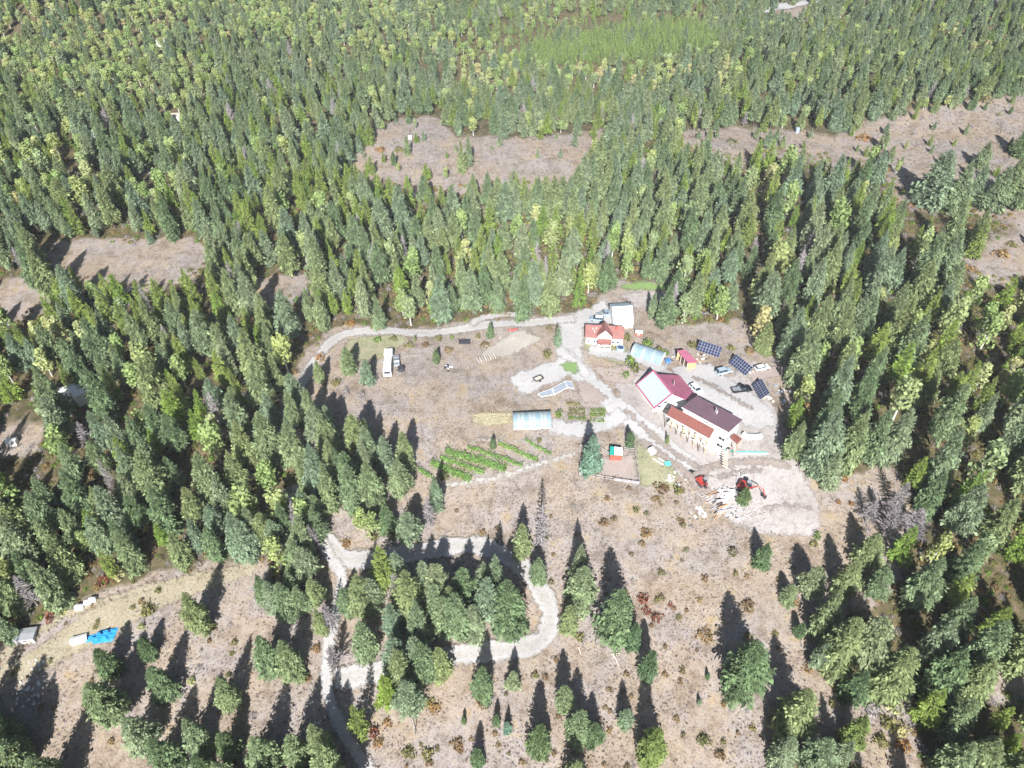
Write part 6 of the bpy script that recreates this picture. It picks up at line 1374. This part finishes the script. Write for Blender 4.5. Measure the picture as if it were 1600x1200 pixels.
# lumber pile
g_ = at(1120, 785); d_ = at(1142, 775)-g_; ang = math.atan2(d_[1], d_[0]); r = thing('lumber_pile', 'heap of long weathered boards and beams below the red excavators', 'lumber pile', g_)
for i in range(28):
    off = RN.uniform(-3.6, 3.2); al = RN.uniform(-1.5, 1.5); p = g_+W(-math.sin(ang)*off+math.cos(ang)*al, math.cos(ang)*off+math.sin(ang)*al, 0); z = float(terr(p[0], p[1]))+.15+RN.rand()*.9*(1-abs(off)/5)
    obj('board', MB().box(W(p[0], p[1], z), (RN.uniform(2, 5), RN.uniform(.18, .35), .12), ang+RN.randn()*.28, Matrix.Rotation(RN.randn()*.05, 3, 'Y')), ['grey_board', 'grey_board', 'dark_timber', 'weathered_beige', 'orange_wood', 'grey_board'][i % 6], r)
pile('plank_heap', 'heap of fresh orange offcuts at the left end of the lumber pile', 'plank heap', (1103, 778), (1.8, 1.4, .5), 16, (1.3, .25, .1), ['orange_wood', 'log_pale'])
pile('rubble_heap', 'white broken concrete heap between lumber pile and fir', 'rubble', (1138, 773), (2.6, 2.4, 1.0), 30, (1.3, 1.1, .5), ['concrete', 'white_tarp', 'stone'])
pile('rubble_heap', 'pale stones strewn below the excavator by the dark fir', 'rubble', (1152, 797), (4.5, 2.5, .2), 34, (.7, .6, .35), ['stone', 'concrete'])
pile('rubble_heap', 'pale stones at the right of the lumber, near the dirt lot edge', 'rubble', (1182, 800), (3.2, 3.6, .2), 24, (.7, .5, .35), ['stone', 'concrete'])
pile('debris_heap', 'dark and pale scrap at the lower end of the lumber pile', 'scrap heap', (1148, 805), (2.0, 1.6, .3), 12, (1.1, .5, .3), ['dark_steel', 'white_tarp', 'grey_board'])
pile('debris_heap', 'grey and white scrap just above the second excavator', 'scrap heap', (1155, 744), (2.2, 2.2, .3), 14, (.9, .5, .35), ['grey_board', 'white_tarp', 'dark_steel'])
pile('debris_heap', 'white sheets and bags on the verge above the yellow-green bush', 'scrap heap', (1055, 748), (3.4, 2.2, .2), 16, (1.0, .8, .3), ['white_tarp', 'stone'])
pile('debris_heap', 'white plastic scrap at the bottom of the verge left of the lumber', 'scrap heap', (1092, 800), (3.0, 1.6, .1), 10, (1.4, .8, .2), ['white_tarp'])
pile('debris_heap', 'tubs and boards in the reddish track end behind the arrays', 'scrap heap', (1235, 588), (5.0, 3.0, .2), 18, (.9, .7, .4), ['white_tarp', 'blue_grey_paint', 'stone', 'teal_sheet'])
pile('debris_heap', 'boxes in the deep shade beside the last solar array', 'scrap heap', (1222, 615), (2.5, 3.5, .2), 12, (.9, .8, .5), ['blue_grey_paint', 'white_tarp'])
pile('debris_heap', 'white boxes and sacks behind the last solar array', 'scrap heap', (1203, 622), (2.0, 2.0, .2), 8, (1.1, .8, .5), ['white_tarp', 'pale_wood'])
pile('debris_heap', 'pale crates at the foot of the middle solar array', 'scrap heap', (1171, 584), (1.4, 1.2, .3), 6, (1.1, .8, .6), ['white_tarp', 'pale_wood'])
pile('debris_heap', 'clutter beside the open wooden shed', 'scrap heap', (1099, 561), (2.4, 2.6, .2), 14, (.8, .6, .4), ['white_tarp', 'tyre', 'orange_wood', 'concrete'])
pile('debris_heap', 'dark frames between the upper greenhouse and the shed', 'scrap heap', (1046, 562), (2.0, 1.6, .2), 9, (1.2, .25, .25), ['tyre', 'white_tarp'])
pile('debris_heap', 'builders clutter in front of the long house end wall', 'scrap heap', (1138, 700), (2.6, 3.2, .2), 16, (.9, .6, .4), ['white_tarp', 'dark_steel', 'teal_sheet', 'concrete'])
pile('debris_heap', 'pale clutter under the porch end of the long house', 'scrap heap', (1128, 711), (1.6, 2.0, .2), 8, (.8, .6, .4), ['white_tarp', 'grey_board'])
pile('debris_heap', 'black and white scrap in the middle of the clearing', 'scrap heap', (698, 576), (1.8, 1.4, .3), 9, (1.1, .8, .6), ['dark_steel', 'white_tarp', 'black_plastic'])
pile('debris_heap', 'white stones and rubble piled on the lower left slope', 'rubble', (55, 1070), (4.5, 6.5, .2), 46, (.8, .6, .4), ['stone', 'white_tarp', 'concrete'])
pile('timber_stack', 'pale timber laid in a row near the gravel turning place', 'timber stack', (806, 528), (5.5, 1.4, .2), 18, (2.6, .25, .2), ['pale_wood', 'log_pale'], .3)
pile('timber_stack', 'weathered timber left of the pale timber row', 'timber stack', (775, 541), (4.0, 1.2, .2), 10, (2.2, .22, .2), ['pale_wood', 'grey_board'], .3)
# pallets / post stack
g_ = at(760, 562); d_ = at(775, 557)-g_; ang = math.atan2(d_[1], d_[0]); fr = frame(g_, ang); r = thing('pallet_rack', 'rack of pale pallets leaning in a row in the clearing', 'pallets', g_)
for i in range(8):
    x_ = -2.6+i*.75; m = MB()
    for k_ in range(3): m.box(fr(x_, -.8+.8*k_, .5), (.12, .14, 1.0), ang)
    m.box(fr(x_+.08, 0, .9), (.05, 1.9, .18), ang); m.box(fr(x_+.08, 0, .35), (.05, 1.9, .18), ang); obj('pallet', m, 'pale_wood' if i % 2 else 'grey_board', r)
tag(obj('ground_sheet', MB().slab([at(717, 531)+W(0, 0, .3), at(735, 530.6)+W(0, 0, .3), at(735, 538)+W(0, 0, .35), at(717, 538)+W(0, 0, .35)], .35, W(0, 0, 1)), 'dark_steel'), 'flat dark grey cover lying just below the driveway', 'cover')
def kayak(px, lab):
    g_ = at(*px); fr = frame(g_, .2); m = MB(); n = 9
    for i in range(n-1):
        x0_, x1_ = -1.5+3*i/(n-1), -1.5+3*(i+1)/(n-1); w0_, w1_ = .42*math.sqrt(max(0, 1-(x0_/1.55)**2)), .42*math.sqrt(max(0, 1-(x1_/1.55)**2))
        m.add([fr(x0_, -w0_, .35), fr(x0_, w0_, .35), fr(x1_, w1_, .35), fr(x1_, -w1_, .35), fr(x0_, 0, .75), fr(x1_, 0, .75)], [(0, 4, 5, 3), (1, 2, 5, 4), (0, 3, 2, 1)])
    tag(obj('rowing_boat', m, 'red_paint'), lab, 'boat')
kayak((801, 517), 'small red upturned boat beside the driveway')
# black framed trailer
g_ = at(841, 594); d_ = at(849, 590)-g_; ang = math.atan2(d_[1], d_[0]); fr = frame(g_, ang); r = thing('trailer', 'small black framed trailer with a pale bed on the gravel patch', 'trailer', g_)
obj('bed', MB().box(fr(0, 0, .62), (2.3, 1.5, .08), ang), 'pale_wood', r)
m = MB()
for y_ in (-.85, .85): m.box(fr(0, y_, .75), (2.8, .16, .34), ang)
for x_ in (-1.32, 1.32): m.box(fr(x_, 0, .75), (.16, 1.53, .34), ang)
obj('frame', m, 'dark_steel', r)
for y_ in (-1, 1): obj('wheel', MB().tube(fr(0, y_*.95, .35), fr(0, y_*1.12, .35), .34, .34, 10), 'tyre', r)
obj('drawbar', MB().tube(fr(-1.4, 0, .6), fr(-2.3, 0, .4), .05), 'dark_steel', r)
# cold frames
def cframe(label, q, m_):
    P_ = [at(*p)+W(0, 0, .5) for p in q]; r = thing('cold_frame', label, 'cold frame', P_[0]-W(0, 0, .5))
    n = 5
    for i in range(n):
        a_, b_ = i/n+.01, (i+1)/n-.01; obj('pane', MB().slab([P_[0]*(1-a_)+P_[1]*a_, P_[0]*(1-b_)+P_[1]*b_, P_[3]*(1-b_)+P_[2]*b_, P_[3]*(1-a_)+P_[2]*a_], .05), m_, r)
    m = MB()
    for p, q_ in ((0, 1), (1, 2), (2, 3), (3, 0)): m.tube(P_[p]-W(0, 0, .05), P_[q_]-W(0, 0, .05), .12, .12, 4); m.tube(P_[p]-W(0, 0, .05), P_[p]-W(0, 0, .8), .08, .08, 4)
    obj('frame', m, 'concrete', r)
mat('frame_glass', (.26, .29, .33), .3, var=.2, scale=.8)
cframe('right hand cold frame of pale glass by the forked lane', [(881, 597), (893, 597.5), (897, 609), (888, 607)], 'frame_glass')
cframe('middle cold frame of greyish glass', [(863, 608), (882, 598), (887, 607), (867, 618)], 'frame_glass')
cframe('left hand cold frame of pale glass', [(840, 617), (862, 609), (866, 618), (846, 622)], 'frame_glass')
g_ = at(922, 614); r = thing('stone_ring', 'ring of pale stones on reddish soil', 'stone ring', g_)
for i in range(20):
    a_ = i/20*6.28; x, y = g_[0]+1.5*math.cos(a_), g_[1]+1.5*math.sin(a_); obj('stone', MB().box(W(x, y, float(terr(x, y))+.12), (.42, .3, .28), a_+1.57+RN.randn()*.2), 'stone', r)
# round tank/trampoline by the cottage
g_ = at(969, 546); r = thing('round_pool', 'round pool with a pale rim and dark water beside the cottage', 'pool', g_)
m = MB(); 
for i in range(18):
    a0_, a1_ = i/18*6.283, (i+1)/18*6.283
    m.add([g_+W(1.25*math.cos(a0_), 1.25*math.sin(a0_), .9), g_+W(1.25*math.cos(a1_), 1.25*math.sin(a1_), .9), g_+W(.95*math.cos(a1_), .95*math.sin(a1_), .9), g_+W(.95*math.cos(a0_), .95*math.sin(a0_), .9), g_+W(1.25*math.cos(a0_), 1.25*math.sin(a0_), -.3), g_+W(1.25*math.cos(a1_), 1.25*math.sin(a1_), -.3)], [(0, 1, 2, 3), (0, 4, 5, 1)])
obj('rim', m, 'poly_blue', r); obj('water', MB().tube(g_+W(0, 0, .1), g_+W(0, 0, .8), .97, .97, 18), 'water', r)
# little huts and boxes
def hut(name, label, cat, px, size, roofc, wallc, ang=0.0, rh=.5):
    g_ = at(*px); r = thing(name, label, cat, g_); c, s_ = math.cos(ang), math.sin(ang); hx, hz = size[0]/2, size[2]
    RA = g_+W(-c*hx, -s_*hx, hz+rh); RB = g_+W(c*hx, s_*hx, hz+rh); gable(r, RA, RB, size[1]/2, rh, size[1]/2, rh, g_[2]-.4, roofc, roofc, wallc, over=.12, th=.08)
    window(r, g_+W(s_*(size[1]/2-.12), -c*(size[1]/2-.12), hz*.5), [c, s_, 0], [s_, -c, 0], size[0]*.25, hz*.4); return r
hut('chicken_coop', 'tiny white roofed coop on the dry bank right of the cottage', 'coop', (998, 523), (2.2, 1.8, 1.2), 'white_sheet', 'red_roof', -.3)
hut('small_hut', 'white box hut in the trees above the solar panels', 'hut', (1231, 471), (2.4, 2.0, 1.6), 'white_sheet', 'white_wall', .3)
hut('small_hut', 'beige domed hut alone in the upper left wood', 'hut', (278, 188), (4.5, 4.5, 2.6), 'weathered_beige', 'white_wall', .1)
hut('small_hut', 'dark roofed hut in a gap of the upper left wood', 'hut', (152, 213), (9, 4, 2.5), 'grey_sheet', 'grey_sheet', .4)
hut('small_hut', 'long pale roof among yellow trees at the top left', 'hut', (260, 70), (9, 5, 3), 'weathered_beige', 'white_wall', 0)
hut('hidden_house', 'white house mostly hidden by trees at the left edge', 'house', (133, 618), (6, 7, 3.6), 'white_sheet', 'white_wall', .8, 1.2)
hut('small_hut', 'small white hut left of the half hidden house', 'hut', (103, 620), (4, 4, 2.2), 'white_sheet', 'white_wall', .3)
hut('grey_shed', 'small shed with a flat dark grey roof at the lower left edge', 'shed', (44, 996), (4.4, 3.2, 1.6), 'grey_sheet', 'grey_board', .15, .15)
hut('white_container', 'white lean-to at the left end of the blue tarpaulin', 'shelter', (125, 1001), (3.6, 1.7, 1.0), 'white_sheet', 'white_sheet', .35, .3)
hut('blue_box', 'small blue box at the edge of the upper right wood', 'box', (1245, 207), (1.7, 1.7, 1.8), 'blue_grey_paint', 'blue_grey_paint', 0)
hut('small_hut', 'white speck of a hut in the upper middle clearing', 'hut', (641, 217), (1.4, 1.2, 1.0), 'white_sheet', 'white_wall', 0)
hut('small_hut', 'white hut glimpsed in the wood at the left edge of the photo', 'hut', (21, 693), (2.6, 2.0, 1.4), 'white_sheet', 'white_wall', .2)
# blue tarpaulin over a heap
g_ = at(158, 995); n = 15; m = MB(); vs = []
for j in range(n):
    for i in range(n):
        a_, b_ = i/(n-1)*2-1, j/(n-1)*2-1; x, y = g_[0]+a_*3.3+b_*.3, g_[1]+b_*1.5*(.55 if a_ < -.3 else 1)+a_*.5
        h_ = 1.25*max(0, (1-abs(a_)**3))*max(0, 1-abs(b_)**2.5)*(.7+.45*math.sin(a_*7+1+b_*2)*math.cos(b_*5+a_*3)+.18*math.sin(a_*23+b_*9))*(.55 if a_ < -.35 else 1)
        vs.append(W(x, y, float(terr(x, y))+.12+h_))
m.add(vs, [(j*n+i, j*n+i+1, (j+1)*n+i+1, (j+1)*n+i) for j in range(n-1) for i in range(n-1)])
tag(obj('tarpaulin', m, 'blue_tarp', smooth=False), 'bright blue tarpaulin over a heap on the grassy track at the lower left', 'tarpaulin')
def bale(px, s_, lab):
    g_ = at(*px); m = MB(); m.tube(g_+W(-s_*.6, 0, s_*.5), g_+W(s_*.6, .3, s_*.5), s_*.55, s_*.55, 12); tag(obj('bale', m, 'white_tarp', smooth=True), lab, 'bale')
bale((126, 952), 1.5, 'left white wrapped bale at the forest edge'); bale((139, 944), 1.3, 'middle white wrapped bale at the forest edge'); bale((146, 940), 1.3, 'right white wrapped bale at the forest edge')
tag(obj('big_bag', MB().extr([(-.8, 0), (-.9, 1.0), (-.5, 1.5), (.5, 1.6), (.9, 1.0), (.8, 0)], -.9, .9, frame(at(1018, 707), .4), .25, .6), 'white_tarp'), 'white builders bag on the verge right of the small light green fir', 'bag')
for i_, (a, b, lb) in enumerate([((1018, 715), (1036, 728), 'long white board lying left of the turquoise sheet'), ((1029, 716), (1040, 724), 'short white board lying against the turquoise sheet')]):
    A_, B_ = at(*a), at(*b); tag(obj('board', MB().box((A_+B_)/2+W(0, 0, .25), (np.linalg.norm(B_-A_), .35, .12), math.atan2((B_-A_)[1], (B_-A_)[0])), 'white_paint'), lb, 'board')
g_ = at(1043, 726); tag(obj('turquoise_sheet', MB().box(g_+W(0, 0, .5), (1.7, 1.3, .12), .2, Matrix.Rotation(.3, 3, 'X')).box(g_+W(0, 0, .15), (1.2, .9, .5), .2), 'turquoise'), 'turquoise sheet on a box at the end of the white boards', 'sheet')
g_ = at(1051, 566); tag(obj('blue_bin', MB().box(g_+W(-1.5, 0, .45), (1.5, 1.0, .9), .2).box(g_+W(-1.5, 0, .95), (1.6, 1.1, .1), .2), mat('blue_plastic', (.08, .2, .5), .5)), 'blue bin beside the end of the upper greenhouse', 'bin')
# curved concrete wall and green netting by the long house
pts = catmull([at(*p) for p in [(1160, 679), (1166, 683), (1180, 684), (1190, 683)]], 6); m = MB()
for p, q in zip(pts[:-1], pts[1:]):
    p, q = W(*p[:2], terr(*p[:2])), W(*q[:2], terr(*q[:2])); d_ = nrm([*(q-p)[:2], 0]); v_ = W(-d_[1], d_[0], 0)*.6; m.slab([p-v_+W(0, 0, .9), q-v_+W(0, 0, .9), q+v_+W(0, 0, .9), p+v_+W(0, 0, .9)], 1.4, W(0, 0, 1))
tag(obj('retaining_wall', m, 'concrete'), 'pale curved retaining wall at the right end of the long house', 'wall')
for i_, (a, b, m_, lb) in enumerate([((1146, 706), (1198, 707), 'turquoise', 'green pipe laid across the dirt below the retaining wall'), ((1155, 709.5), (1200, 710), 'white_paint', 'white pipe laid beside the green pipe')]):
    A_, B_ = at(*a), at(*b); mm = MB(); n = 10
    for k_ in range(n):
        p = A_+(B_-A_)*k_/n; q = A_+(B_-A_)*(k_+1)/n; mm.tube(W(p[0], p[1], terr(p[0], p[1])+.15), W(q[0], q[1], terr(q[0], q[1])+.15), .13, .13, 5)
    tag(obj('pipe', mm, m_), lb, 'pipe')
pts = catmull([at(*p) for p in [(1213, 664), (1217, 680), (1221, 698)]], 5); mm = MB()
for p, q in zip(pts[:-1], pts[1:]): mm.tube(W(*p[:2], terr(*p[:2])+.1), W(*q[:2], terr(*q[:2])+.1), .09, .09, 5)
tag(obj('hose', mm, 'dark_steel'), 'dark hose curving over the dirt at the forest edge', 'hose')
# bare pole and fallen logs
for px, lb in (((648, 1150), 'bare pole standing on the bottom slope'), ((893, 580), '')):
    if lb: g_ = at(*px); tag(obj('pole', MB().tube(g_, g_+W(.2, 0, 6), .11, .08, 6), 'grey_wood'), lb, 'pole')
for i_, (a, b, lb) in enumerate([((904, 1012), (908, 1024), 'short pale log left of the forked one below the bend'), ((958, 1022), (967, 1042), 'forked fallen log on the slope below the large broad fir'), ((955, 1023), (969, 1021), 'pale branch lying across the forked log'), ((642, 1118), (652, 1148), 'thin grey fallen trunk on the bottom slope'), ((1090, 748), (1092, 760), ''), ((1372, 770), (1392, 835), 'leaning grey trunk among the leafless trees'), ((1332, 740), (1352, 800), 'long fallen trunk at the edge of the dirt lot')]):
    if lb: A_, B_ = at(*a), at(*b); tag(obj('fallen_log', MB().tube(A_+W(0, 0, .2), B_+W(0, 0, .25), .16, .09, 6), 'pale_wood' if i_ < 3 else 'grey_wood'), lb, 'log')
# ruts and clods on the dirt lot
pile('clod_scatter', 'clods and broken ground strewn over the pale dirt lot', 'clods', (1225, 800), (9, 9, 0), 70, (.5, .28, .16), ['stone', 'weathered_beige', 'grey_board'], part='clod')
pile('clod_scatter', 'clods along the edge of the track above the second excavator', 'clods', (1180, 745), (9, 3, 0), 30, (.8, .3, .2), ['stone', 'grey_board'], part='clod')

# ------------------------------------------------------------------ air
hz = MB().box((0, 500, 52), (2600, 2000, 210)); ho = obj('haze', hz, mat('haze_tmp', (1, 1, 1)))
hm = bpy.data.materials.new('haze'); hm.use_nodes = True; tn = hm.node_tree; tn.nodes.remove(tn.nodes['Principled BSDF'])
pv = tn.nodes.new('ShaderNodeVolumePrincipled'); pv.inputs['Color'].default_value = (.86, .93, 1, 1); pv.inputs['Density'].default_value = HAZE; pv.inputs['Anisotropy'].default_value = HAZE_G
tn.links.new(pv.outputs[0], tn.nodes['Material Output'].inputs['Volume'])
ho.data.materials.clear(); ho.data.materials.append(hm); ho['kind'] = 'stuff'; ho['label'] = 'thin haze in the air over the valley'
